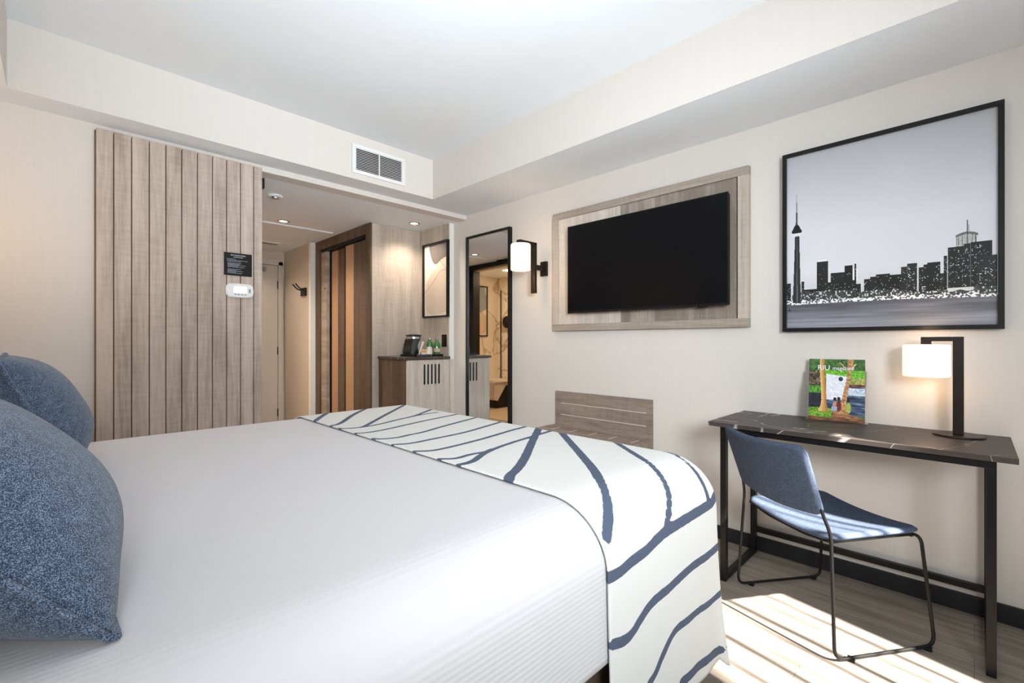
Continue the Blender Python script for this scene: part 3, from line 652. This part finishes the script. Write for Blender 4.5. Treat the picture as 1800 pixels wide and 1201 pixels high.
# magazine in its acrylic holder
mh = thing('magazine_holder', (2.73, .48, DZ), 'clear acrylic magazine holder standing on the desk', 'magazine holder')
M['acrylic'] = mat('clear_acrylic', (1, 1, 1), .03, **{'Transmission Weight': 1.0, 'IOR': 1.3})
u = Vector((.027, -.226, 0)); un = u.normalized(); nrm = Vector((-.99, -.118, 0)); back = -nrm
p0 = Vector((2.700, .592, DZ))           # lower left of the cover
lean = Vector((0, 0, .302)) + back * .052
def slab(bm, c, du, dv, dn):
    vs = [bm.verts.new(c + du * i + dv * j + dn * k) for k in (0, 1) for j in (0, 1) for i in (0, 1)]
    for f in ((0, 1, 3, 2), (4, 6, 7, 5), (0, 4, 5, 1), (2, 3, 7, 6), (0, 2, 6, 4), (1, 5, 7, 3)): bm.faces.new([vs[i] for i in f])
    return bm
b = NB(); slab(b, p0 - un * .014 + nrm * .004 + Vector((0, 0, .0005)), u + un * .026, Vector((0, 0, .022)) + back * .003, nrm * .003)
slab(b, p0 - un * .014 + nrm * .004 + Vector((0, 0, .0005)), u + un * .026, Vector((0, 0, .003)), back * .05)
slab(b, p0 - un * .014 + Vector((0, 0, .0035)) + back * .014, u + un * .026, lean * .80, back * .003)
slab(b, p0 - un * .014 + Vector((0, 0, .0035)) + nrm * .004, un * .003, Vector((0, 0, .17)) + back * .028, back * .02)
slab(b, p0 + u + un * .009 + Vector((0, 0, .0035)) + nrm * .004, un * .003, Vector((0, 0, .25)) + back * .04, back * .02)
obj('acrylic_body', b, M['acrylic'], mh)
mg = thing('magazine', (2.72, .48, DZ + .004), 'travel magazine with a waterfall and tree trunk cover in the clear holder', 'magazine')
def cover(w=150, h=200):
    T, S = np.meshgrid(np.linspace(0, 1, h), np.linspace(0, 1, w), indexing='ij')
    def nz(sx, sy):
        a = rng.random((sy + 2, sx + 2)); y = T * sy; x = S * sx; i = y.astype(int); j = x.astype(int); fy = y - i; fx = x - j
        return (a[i, j] * (1 - fy) * (1 - fx) + a[i + 1, j] * fy * (1 - fx) + a[i, j + 1] * (1 - fy) * fx + a[i + 1, j + 1] * fy * fx)
    n1, n2, n3 = nz(22, 30), nz(50, 65), nz(9, 10)
    L = lambda a, b, t: np.array(a) + (np.array(b) - np.array(a)) * t[..., None]
    img = L((.06, .16, .09), (.40, .62, .30), n1 * .5 + n2 * .5)
    def put(m, c): img[m] = c[m]
    put((T > .68) & (T < .82) & (S > .30) & (n3 > -1), L((.22, .52, .10), (.62, .88, .32), n2))
    put((S > .62) & (T > .55) & (T < .70), L((.30, .45, .15), (.85, .78, .50), n2)); put((S > .7) & (T < .60) & (T > .53), L((.25, .1, .06), (.6, .35, .25), n2))
    put((S < .3) & (T > .48) & (T < .80), L((.12, .10, .08), (.55, .50, .38), n2 * n1 * 2)); put((S < .25) & (T > .42) & (T < .56), L((.15, .38, .10), (.45, .72, .30), n2))
    put((S < .28) & (T > .18) & (T < .44), L((.08, .10, .14), (.20, .23, .28), n2))
    put((S > .26) & (T < .56) & (T > .10), L((.10, .16, .26), (.55, .66, .78), nz(10, 60) ** 1.6)); put((S > .6) & (T > .42) & (T < .54), L((.55, .66, .76), (.95, .97, 1), n2))
    put((S > .32) & (S < .70 - (.72 - T) * .1) & (T > .34) & (T < .76 - .10 * (S - .3)), L((.80, .84, .92), (1, 1, 1), n2)); put(((S - .58) ** 2 + ((T - .68) * 1.2) ** 2 < .0018), L((.1, .1, .14), (.3, .3, .35), n2))
    g = T < .16 + .05 * np.sin(S * 7) * (S < .4) - .10 * np.clip((S - .55) / .45, 0, 1); put(g, L((.40, .25, .15), (.80, .58, .40), nz(14, 50)))
    put((S < .42) & (T < .20) & (T > .06 - .05 * S), L((.20, .42, .08), (.66, .82, .30), n2))
    t1 = .26 + .02 * np.sin(T * 5); w1 = .045 + .035 * np.clip((.32 - T) / .2, 0, 1) ** 1.5 * 1.6; put((abs(S - t1) < w1) & (T > .14), L((.62, .40, .18), (.98, .82, .55), np.clip(.5 - (S - t1) / w1 * .5, 0, 1) * .8 + n2 * .2))
    t2 = np.interp(T, [.1, .3, .6, .8, .9, 1], [.63, .63, .70, .735, .74, .76]); w2 = np.interp(T, [.12, .25, .6, .85, 1], [.075, .05, .035, .028, .06]); put((abs(S - t2) < w2) & (T > .12), L((.50, .32, .18), (.95, .76, .56), n2))
    put((abs(S - (.62 + (T - .90) * -1.2)) < .016) & (T > .86) & (T < .95), L((.7, .5, .4), (.9, .75, .6), n2)); put((abs(S - (.78 + (T - .86) * .9)) < .018) & (T > .86) & (T < .93), L((.7, .5, .4), (.95, .8, .7), n2))
    for cx, cy, c in ((.48, .29, (.80, .62, .52)), (.55, .30, (.5, .2, .18)), (.72, .28, (.70, .78, .35))):
        put(((S - cx) / .045) ** 2 + ((T - cy + .06) / .085) ** 2 < 1, L(tuple(v * .8 for v in c), c, n2)); put(((S - cx) / .03) ** 2 + ((T - cy - .06) / .03) ** 2 < 1, L((.08, .06, .06), (.2, .14, .12), n2))
    put((abs(S - .47) < .05) & (T > .16) & (T < .23), L((.5, .55, .68), (.75, .8, .9), n2))
    return img
lm = lean; thick = nrm * .006
b = slab(NB(), p0 + Vector((0, 0, .004)) + back * .002, u, lm, back * .006); obj('pages', b, M['paper'], mg)
M['cover'] = attr_mat('glossy_cover_print', .25, .4, .2)
printed('cover', cover(), p0 + Vector((0, 0, .004)) + back * .0015, u, lm, M['cover'], mg)
rotm = Matrix((un, lm.normalized(), un.cross(lm.normalized()))).transposed().to_euler()
M['bright_white'] = mat('white_lettering', (.9, .9, .9), .5)
def on_cover(s, t): return p0 + Vector((0, 0, .004)) + u * s + lm * t + nrm * .001
text('masthead', 'RIU', .034, on_cover(.155, .855), rotm, M['bright_white'], mg, 'LEFT', sx=1.0)
text('masthead', 'magazine', .026, on_cover(.43, .852), rotm, M['bright_white'], mg, 'LEFT', sx=.92)

# ------------------------------------------------------------------ chair (local axes: f towards the desk wall, l sideways)
def fabric(name, c1, c2, c3, scale=420, bump=.5, sheen=.25):
    m = bpy.data.materials.new(name); m.use_nodes = True; N = m.node_tree.nodes; L = m.node_tree.links; B = N['Principled BSDF']
    tc = N.new('ShaderNodeTexCoord'); a = N.new('ShaderNodeTexNoise'); a.inputs['Scale'].default_value = scale; a.inputs['Detail'].default_value = 3; L.new(tc.outputs['Object'], a.inputs[0])
    d = N.new('ShaderNodeTexNoise'); d.inputs['Scale'].default_value = scale * .12; d.inputs['Detail'].default_value = 2; L.new(tc.outputs['Object'], d.inputs[0])
    s = N.new('ShaderNodeMath'); s.operation = 'MULTIPLY_ADD'; L.new(d.outputs[0], s.inputs[0]); s.inputs[1].default_value = .16; L.new(a.outputs[0], s.inputs[2])
    cr = N.new('ShaderNodeValToRGB'); e = cr.color_ramp.elements; e[0].position = .44; e[0].color = (*c1, 1); e[1].position = .70; e[1].color = (*c3, 1); x = e.new(.575); x.color = (*c2, 1)
    L.new(s.outputs[0], cr.inputs[0]); L.new(cr.outputs[0], B.inputs['Base Color']); B.inputs['Roughness'].default_value = .95; B.inputs['Specular IOR Level'].default_value = .15
    B.inputs['Sheen Weight'].default_value = sheen
    bp = N.new('ShaderNodeBump'); bp.inputs['Strength'].default_value = bump; bp.inputs['Distance'].default_value = .0015; L.new(a.outputs[0], bp.inputs['Height']); L.new(bp.outputs[0], B.inputs['Normal'])
    return m
M['tweed'] = fabric('blue_tweed', (.020, .033, .060), (.060, .088, .140), (.22, .28, .38), 640)
M['chair_fabric'] = fabric('blue_chair_wool', (.040, .054, .085), (.064, .086, .130), (.125, .158, .225), 620, .3, .0)
cc = Vector((2.341, .450, 0)); cf = Vector((.820, -.572, 0)); cl = Vector((.572, .820, 0))
def C3(f, l, z): return cc + cf * f + cl * l + Vector((0, 0, z))
ch = thing('desk_chair', (2.341, .450, 0), 'blue wool desk chair on a black wire sled frame, angled at the desk', 'chair')
def pad(fn, n1, n2, th, side):
    """closed cushion: fn(u, v) -> centre surface, side(u, v) -> unit normal; th thickness, edges rounded"""
    bm = NB(); rows = []
    def edge(u, v):
        e = min(u, 1 - u, v, 1 - v) * 2; return math.sqrt(max(0.0, 1 - (1 - min(e / .10, 1)) ** 2))
    for s in (1, -1):
        rows.append([[bm.verts.new(fn(i / n1, j / n2) + side(i / n1, j / n2) * s * th / 2 * (.25 + .75 * edge(i / n1, j / n2))) for j in range(n2 + 1)] for i in range(n1 + 1)])
    for k, R_ in enumerate(rows):
        for i in range(n1):
            for j in range(n2): bm.faces.new((R_[i][j], R_[i + 1][j], R_[i + 1][j + 1], R_[i][j + 1]))
    T_, B_ = rows
    ring = [(i, 0) for i in range(n1)] + [(n1, j) for j in range(n2)] + [(i, n2) for i in range(n1, 0, -1)] + [(0, j) for j in range(n2, 0, -1)]
    for a, c in zip(ring, ring[1:] + ring[:1]): bm.faces.new((T_[a[0]][a[1]], T_[c[0]][c[1]], B_[c[0]][c[1]], B_[a[0]][a[1]]))
    return bm
def rcorner(u, v, a, b_, r):
    """map the unit square to a rounded rectangle a x b_"""
    x = (u - .5) * a; y = (v - .5) * b_; cx = max(abs(x) - (a / 2 - r), 0); cy = max(abs(y) - (b_ / 2 - r), 0)
    if cx > 0 and cy > 0:
        m = max(cx, cy); n = math.hypot(cx, cy); k = m / n; x = math.copysign(a / 2 - r + cx * k, x); y = math.copysign(b_ / 2 - r + cy * k, y)
    return x, y
def seat_fn(u, v):
    f, l = rcorner(u, v, .415, .475, .05)
    return C3(.003 + f, l, .440 - .022 * (1 - (l / .24) ** 2) + .004 * (f / .2))
obj('seat', pad(seat_fn, 32, 36, .026, lambda u, v: Vector((0, 0, 1))), M['chair_fabric'], ch, smooth=True)
def back_fn(u, v):
    h, l = rcorner(u, v, .275, .455, .035); t = h / .275 + .5
    return C3(-.222 - .092 * t - .035 * (1 - (l / .23) ** 2) + .0, l * (1 + .03 * t), .520 + .268 * t - .014 * (1 - (l / .23) ** 2))
obj('backrest', pad(back_fn, 26, 36, .026, lambda u, v: (cf + Vector((0, 0, .30))).normalized()), M['chair_fabric'], ch, smooth=True)
for s in (1, -1):
    R = .0062
    pts = [C3(-.285, .212 * s, .70), C3(-.226, .222 * s, .52), C3(-.208, .238 * s, .455), C3(-.222, .268 * s, .012), C3(.226, .262 * s, .012), C3(.205, .226 * s, .426), C3(.10, .215 * s, .420), C3(-.19, .222 * s, .420)]
    obj('sled_frame', tube(NB(), fillet(pts, .045, 8), R, 12), M['black'], ch, smooth=True)
    for f in (-.15, .19): 
        c = C3(f, .2655 * s, 0); obj('glide', bx(c.x - .012, c.x + .012, c.y - .012, c.y + .012, 0, .012, bev=.002), M['black'], ch)
obj('cross_bar', tube(NB(), fillet([C3(-.19, .222, .418), C3(-.19, .1, .400), C3(-.19, -.1, .400), C3(-.19, -.222, .418)], .03), .0055), M['black'], ch, smooth=True)
obj('cross_bar', tube(NB(), fillet([C3(.17, .222, .418), C3(.17, .1, .400), C3(.17, -.1, .400), C3(.17, -.222, .418)], .03), .0055), M['black'], ch, smooth=True)

# ------------------------------------------------------------------ bed
BX0, BX1, BY0, BY1 = -.50, 1.60, .61, 2.65
INS, IX, DR, ZT = .16, .06, .14, .765
M['bed_base'] = mat('brown_bed_base', (.10, .07, .05), .7, noise=.2)
M['headboard'] = mat('tan_headboard', (.32, .25, .19), .7, noise=.1)
bed = thing('bed', (.5, 1.63, 0), 'king size bed with brown base standing against the headboard wall', 'bed')
obj('base', bx(-.50, 1.53, .655, 2.605, .05, .45, bev=.01), M['bed_base'], bed)
for x in (-.4, .5, 1.40):
    for y in (.78, 2.46): obj('leg', bx(x - .03, x + .03, y - .03, y + .03, 0, .05), M['black'], bed)
obj('mattress', bx(-.50, 1.51, .68, 2.58, .45, .70, bev=.05, seg=4), M['white_plastic'], bed, smooth=False)
obj('headboard', bx(XL + .002, XL + .08, .45, 2.80, .0, 1.25, bev=.012), M['headboard'], bed)

def bed_cloth(x0, x1, hem_side, hem_foot, off, step=.02, hem_corner=None, flare=.02, wave=.004, cflare=.045):
    """cloth over the mattress from x0 to the foot, down both sides and the foot; off = height above the mattress surface"""
    hem_corner = hem_corner if hem_corner is not None else min(hem_side, hem_foot)
    xi, yi0, yi1 = x1 - IX, BY0 + INS, BY1 - INS
    per = []                                             # inner outline and outward radii
    nx = max(2, int((xi - x0) / step)); ny = int((yi1 - yi0) / step); nc = 14
    for k in range(nx): per.append((x0 + (xi - x0) * k / nx, yi0, 0.0, -1.0))
    for k in range(nc): a = PI / 2 * k / nc; per.append((xi, yi0, math.sin(a), -math.cos(a)))
    for k in range(ny + 1): per.append((xi, yi0 + (yi1 - yi0) * k / ny, 1.0, 0.0))
    for k in range(1, nc): a = PI / 2 * k / nc; per.append((xi, yi1, math.cos(a), math.sin(a)))
    for k in range(nx, -1, -1): per.append((x0 + (xi - x0) * k / nx, yi1, 0.0, 1.0))
    bm = NB(); V = []; fl_ = bm.verts.layers.float_vector.new('flush')     # where the cloth would lie with no gap under it
    def nv(f, o):
        v = bm.verts.new(f(o)); v[fl_] = f(0.0); return v
    nphi, nd = 12, max(4, int(.5 / step))
    for i, (x, y, ox, oy) in enumerate(per):
        row = []
        corner = abs(ox * oy) * 2
        hem = (hem_side * oy * oy + hem_foot * ox * ox) * (1 - corner) + hem_corner * corner
        for k in range(nphi + 1):
            p = PI / 2 * k / nphi
            row.append(nv(lambda o: (x + ox * (IX + o) * math.sin(p), y + oy * (INS + o) * math.sin(p), ZT + o * math.cos(p) - DR * (1 - math.cos(p))), off))
        for k in range(1, nd + 1):
            t = k / nd; z = ZT - DR + (hem - (ZT - DR)) * t
            fl = (flare * t + corner * cflare * t * t + wave * math.sin(i * .55) * t)
            row.append(nv(lambda o: (x + ox * (IX + fl + o), y + oy * (INS + fl + o), z), off))
        V.append(row)
    for A, B_ in zip(V, V[1:]):
        for j in range(len(A) - 1): bm.faces.new((A[j], B_[j], B_[j + 1], A[j + 1]))
    gx = nx; G = [[nv(lambda o: (x0 + (xi - x0) * i / gx, yi0 + (yi1 - yi0) * j / ny, ZT + o), off) for j in range(ny + 1)] for i in range(gx + 1)]
    for i in range(gx):
        for j in range(ny): bm.faces.new((G[i][j], G[i + 1][j], G[i + 1][j + 1], G[i][j + 1]))
    bmesh.ops.remove_doubles(bm, verts=bm.verts[:], dist=.0004)
    return bm
def ribbed():
    m = bpy.data.materials.new('white_ribbed_coverlet'); m.use_nodes = True; N = m.node_tree.nodes; L = m.node_tree.links; B = N['Principled BSDF']
    B.inputs['Base Color'].default_value = (.64, .622, .632, 1); B.inputs['Roughness'].default_value = .85; B.inputs['Sheen Weight'].default_value = .1
    tc = N.new('ShaderNodeTexCoord'); sp = N.new('ShaderNodeSeparateXYZ'); L.new(tc.outputs['Object'], sp.inputs[0])
    # ribs run along the bed; measured across the top and down the side
    def mth(op, a, c=0.0):
        n = N.new('ShaderNodeMath'); n.operation = op
        for i, v in enumerate((a, c)):
            if isinstance(v, (int, float)): n.inputs[i].default_value = v
            else: L.new(v, n.inputs[i])
        return n.outputs[0]
    w = mth('SINE', mth('MULTIPLY', mth('SUBTRACT', sp.outputs[1], sp.outputs[2]), 2 * PI / .0115))
    no = N.new('ShaderNodeTexNoise'); no.inputs['Scale'].default_value = 3.0; L.new(tc.outputs['Object'], no.inputs[0])
    h = mth('ADD', mth('MULTIPLY', w, .5), mth('MULTIPLY', no.outputs[0], 6.0))
    bp = N.new('ShaderNodeBump'); bp.inputs['Strength'].default_value = .24; bp.inputs['Distance'].default_value = .0016
    L.new(h, bp.inputs['Height']); L.new(bp.outputs[0], B.inputs['Normal'])
    return m
M['coverlet'] = ribbed()
def crease(o, amp, sc):
    for v in o.data.vertices:
        c = v.co
        if c.z > -10: c.z += amp * (math.sin(c.x * sc + math.sin(c.y * 3.1) * 1.4) * math.sin(c.y * sc * .8 + c.x * 1.7))
cv = obj('coverlet', bed_cloth(BX0, BX1 - .012, .415, .415, 0.0, .03, flare=.004, wave=.001, cflare=.0), M['coverlet'], smooth=True, origin=(.5, 1.63, ZT)); crease(cv, .0012, 5)
tag(cv, 'white ribbed coverlet spread over the whole bed', 'bedspread')
sm = cv.modifiers.new('thick', 'SOLIDIFY'); sm.thickness = .006; sm.offset = -1

STRIPES=[(0.013,[(0.912,2.304,0.765),(0.977,2.4,0.765),(1.028,2.47,0.765),(1.158,2.648,0.765)]),(0.012,[(0.912,2.119,0.765),(0.962,2.134,0.765),(1.123,2.345,0.765),(1.284,2.511,0.764),(1.437,2.669,0.764)]),(0.011,[(0.992,1.984,0.765),(1.023,1.999,0.765),(1.188,2.164,0.765),(1.389,2.355,0.765),(1.548,2.507,0.765)]),(0.01,[(0.912,2.034,0.765),(0.917,2.009,0.765),(0.992,1.979,0.765),(1.093,1.994,0.765),(1.223,2.049,0.765),(1.334,2.079,0.765),(1.47,2.169,0.765),(1.653,2.29,0.765)]),(0.009,[(1.309,2.074,0.765),(1.399,2.099,0.765),(1.505,2.104,0.765)]),(0.01,[(0.912,1.873,0.765),(0.932,1.853,0.765),(1.007,1.848,0.765),(1.123,1.878,0.765),(1.284,1.923,0.765),(1.434,1.953,0.765),(1.65,1.996,0.765)]),(0.01,[(0.912,1.723,0.765),(0.927,1.688,0.765),(0.997,1.663,0.765),(1.063,1.683,0.765),(1.123,1.683,0.765),(1.254,1.733,0.765),(1.44,1.788,0.765),(1.651,1.85,0.765)]),(0.01,[(0.912,1.567,0.765),(0.967,1.532,0.765),(1.068,1.542,0.765),(1.249,1.552,0.765),(1.394,1.592,0.765),(1.606,1.651,0.765)]),(0.01,[(0.912,1.417,0.765),(0.957,1.377,0.765),(1.033,1.377,0.765),(1.118,1.387,0.765),(1.229,1.402,0.765),(1.434,1.447,0.765),(1.5,1.457,0.765),(1.718,1.49,0.765)]),(0.01,[(0.912,1.266,0.765),(0.952,1.226,0.765),(1.028,1.241,0.765),(1.098,1.226,0.765),(1.138,1.241,0.765),(1.264,1.271,0.765),(1.434,1.297,0.765),(1.651,1.33,0.765)]),(0.013,[(0.912,1.161,0.765),(0.967,1.156,0.765),(1.063,1.216,0.765),(1.133,1.241,0.765)]),(0.016,[(0.912,0.93,0.765),(0.942,0.961,0.765),(1.007,0.991,0.765),(1.133,1.076,0.765),(1.269,1.181,0.765),(1.404,1.281,0.765),(1.581,1.412,0.765)]),(0.015,[(1.568,1.277,0.765),(1.424,1.111,0.765),(1.294,0.961,0.765),(1.188,0.84,0.765),(1.118,0.77,0.765),(1.012,0.673,0.736),(0.937,0.631,0.695)]),(0.011,[(1.619,1.074,0.765),(1.485,0.9,0.765),(1.389,0.775,0.765),(1.339,0.709,0.754),(1.314,0.673,0.736),(1.284,0.643,0.71),(1.234,0.622,0.679),(1.188,0.611,0.643)]),(0.01,[(1.62,0.93,0.755),(1.56,0.8,0.765),(1.535,0.735,0.757),(1.515,0.675,0.735),(1.5,0.635,0.7),(1.49,0.612,0.655),(1.485,0.61,0.64)]),(0.014,[(0.912,0.61,0.62),(0.957,0.61,0.615),(1.028,0.61,0.625),(1.083,0.61,0.625),(1.173,0.611,0.643),(1.279,0.611,0.643),(1.374,0.611,0.643),(1.394,0.611,0.643),(1.475,0.611,0.643),(1.51,0.611,0.643),(1.56,0.613,0.663),(1.61,0.641,0.675),(1.64,0.731,0.683)]),(0.013,[(0.922,0.606,0.462),(0.972,0.606,0.447),(1.012,0.606,0.447),(1.058,0.606,0.472),(1.113,0.607,0.486),(1.198,0.607,0.486),(1.274,0.606,0.491),(1.344,0.607,0.496),(1.44,0.606,0.491),(1.54,0.607,0.491),(1.59,0.609,0.503),(1.64,0.637,0.51),(1.67,0.727,0.515)]),(0.011,[(1.083,0.602,0.288),(1.123,0.603,0.293),(1.153,0.602,0.318),(1.198,0.603,0.348),(1.239,0.604,0.358),(1.319,0.603,0.353),(1.399,0.603,0.348),(1.485,0.603,0.338),(1.548,0.601,0.337),(1.598,0.603,0.349),(1.648,0.631,0.356),(1.678,0.721,0.361)]),(0.014,[(1.269,0.598,0.194),(1.349,0.6,0.189),(1.455,0.599,0.175),(1.54,0.599,0.16),(1.59,0.601,0.155),(1.64,0.629,0.152),(1.67,0.719,0.15)])]
def runner_mat():
    m = bpy.data.materials.new('pale_runner_with_blue_lines'); m.use_nodes = True; N = m.node_tree.nodes; L = m.node_tree.links; B = N['Principled BSDF']
    at = N.new('ShaderNodeAttribute'); at.attribute_name = 'line'
    tc = N.new('ShaderNodeTexCoord'); no = N.new('ShaderNodeTexNoise'); no.inputs['Scale'].default_value = 600; L.new(tc.outputs['Object'], no.inputs[0])
    n2 = N.new('ShaderNodeTexNoise'); n2.inputs['Scale'].default_value = 35; L.new(tc.outputs['Object'], n2.inputs[0])
    ad = N.new('ShaderNodeMath'); ad.operation = 'MULTIPLY_ADD'; L.new(n2.outputs[0], ad.inputs[0]); ad.inputs[1].default_value = .004; L.new(at.outputs['Fac'], ad.inputs[2])
    cr = N.new('ShaderNodeMapRange'); L.new(ad.outputs[0], cr.inputs[0]); cr.inputs[1].default_value = .0016; cr.inputs[2].default_value = .0028
    c1 = N.new('ShaderNodeMix'); c1.data_type = 'RGBA'; L.new(no.outputs[0], c1.inputs[0]); c1.inputs[6].default_value = (.045, .062, .105, 1); c1.inputs[7].default_value = (.11, .14, .20, 1)
    c2 = N.new('ShaderNodeMix'); c2.data_type = 'RGBA'; L.new(no.outputs[0], c2.inputs[0]); c2.inputs[6].default_value = (.68, .68, .65, 1); c2.inputs[7].default_value = (.80, .80, .775, 1)
    mx = N.new('ShaderNodeMix'); mx.data_type = 'RGBA'; L.new(cr.outputs[0], mx.inputs[0]); L.new(c1.outputs[2], mx.inputs[6]); L.new(c2.outputs[2], mx.inputs[7]); L.new(mx.outputs[2], B.inputs['Base Color'])
    B.inputs['Roughness'].default_value = .9
    bp = N.new('ShaderNodeBump'); bp.inputs['Strength'].default_value = .25; bp.inputs['Distance'].default_value = .001; L.new(no.outputs[0], bp.inputs['Height']); L.new(bp.outputs[0], B.inputs['Normal'])
    return m
rn = obj('bed_runner', bed_cloth(.912, BX1, .13, .13, .011, .011, hem_corner=.08, flare=.012, wave=.0015), runner_mat(), smooth=True, origin=(1.2, 1.63, ZT))
tag(rn, 'pale bed runner with branching navy lines across the foot of the bed', 'bed runner')
V = np.empty(len(rn.data.vertices) * 3); rn.data.attributes['flush'].data.foreach_get('vector', V); V = V.reshape(-1, 3)
D = np.full(len(V), 9.0)
for hw, pl in STRIPES:
    pl = np.array(pl)
    # smooth the hand-measured polyline
    for _ in range(3):
        q = [pl[0]]
        for a, c in zip(pl, pl[1:]): q += [a * .75 + c * .25, a * .25 + c * .75]
        q.append(pl[-1]); pl = np.array(q)
    for a, c in zip(pl, pl[1:]):
        ab = c - a; L2 = (ab ** 2).sum()
        if L2 < 1e-10: continue
        t = np.clip(((V - a) @ ab) / L2, 0, 1); D = np.minimum(D, np.linalg.norm(V - a - t[:, None] * ab, axis=1) - hw)
at = rn.data.attributes.new('line', 'FLOAT', 'POINT'); at.data.foreach_set('value', D.astype(np.float32))
sm = rn.modifiers.new('thick', 'SOLIDIFY'); sm.thickness = .005; sm.offset = -1
tag(rn, 'pale bed runner with branching navy lines across the foot of the bed', 'bed runner')

# cushions
def cushion(c, size, thick, recline, label, seed, yaw=0.0, roll=0.0, m=None, name='cushion', cat='cushion', group='blue cushions at the head of the bed', pinch=.06, piping=True):
    """c = middle of the lower edge; the cushion leans back towards the headboard"""
    rnd = random.Random(seed); n = 36; h = size / 2
    Rm = Matrix.Rotation(yaw, 4, 'Z') @ Matrix.Rotation(-(PI / 2 - recline), 4, 'Y') @ Matrix.Rotation(roll, 4, 'X')
    # local: x = thickness (front face +x), y = sideways, z = up along the cushion
    def P(u, v, s):
        a, b_ = 2 * u - 1, 2 * v - 1
        ka = 1 - pinch * (1 - b_ * b_) ** 1.0 * 0 - pinch * .55 * (1 - (abs(b_)) ** 2)   # waist in the middle of each edge, pointed corners
        kb = 1 - pinch * .55 * (1 - (abs(a)) ** 2)
        y = a * h * ka; z = b_ * h * kb + h
        w = thick / 2 * ((1 - abs(a) ** 2.8) * (1 - abs(b_) ** 2.8)) ** .74
        w *= 1 + .05 * math.sin(3 * a + seed) * math.cos(2.4 * b_ + seed)
        w += .004 * math.sin(9 * a * b_ + seed) * (1 - abs(a)) 
        return Vector((s * max(w, 0), y, z))
    loc = Vector(c); t = thing(name, loc, label, cat, group)
    bm = NB()
    for s in (1, -1): grid(bm, lambda u, v: loc + (Rm @ P(u, v, s)), n, n)
    for v in bm.verts: v.co.z = max(v.co.z, .7665)                  # pressed flat where it rests on the coverlet
    bmesh.ops.remove_doubles(bm, verts=bm.verts[:], dist=.0008)
    obj('cover', bm, m or M['tweed'], t, smooth=True)
    if piping:
        pts = []
        for k in range(n): pts.append(P(k / n, 0, 0))
        for k in range(n): pts.append(P(1, k / n, 0))
        for k in range(n): pts.append(P(1 - k / n, 1, 0))
        for k in range(n): pts.append(P(0, 1 - k / n, 0))
        obj('piping', tube(NB(), [Vector((q.x, q.y, max(q.z, .7725))) for q in (loc + (Rm @ p) for p in pts)], 0.0062, 8, closed=True), m or M['tweed'], t, smooth=True)
    return t
cushion((.058, 1.043, .762), .455, .25, math.radians(49), 'blue tweed cushion nearest the camera, at the near side of the bed', 1)
cushion((.034, 2.070, .765), .395, .22, math.radians(67), 'blue tweed cushion at the far side of the bed, behind the nearest one', 2)
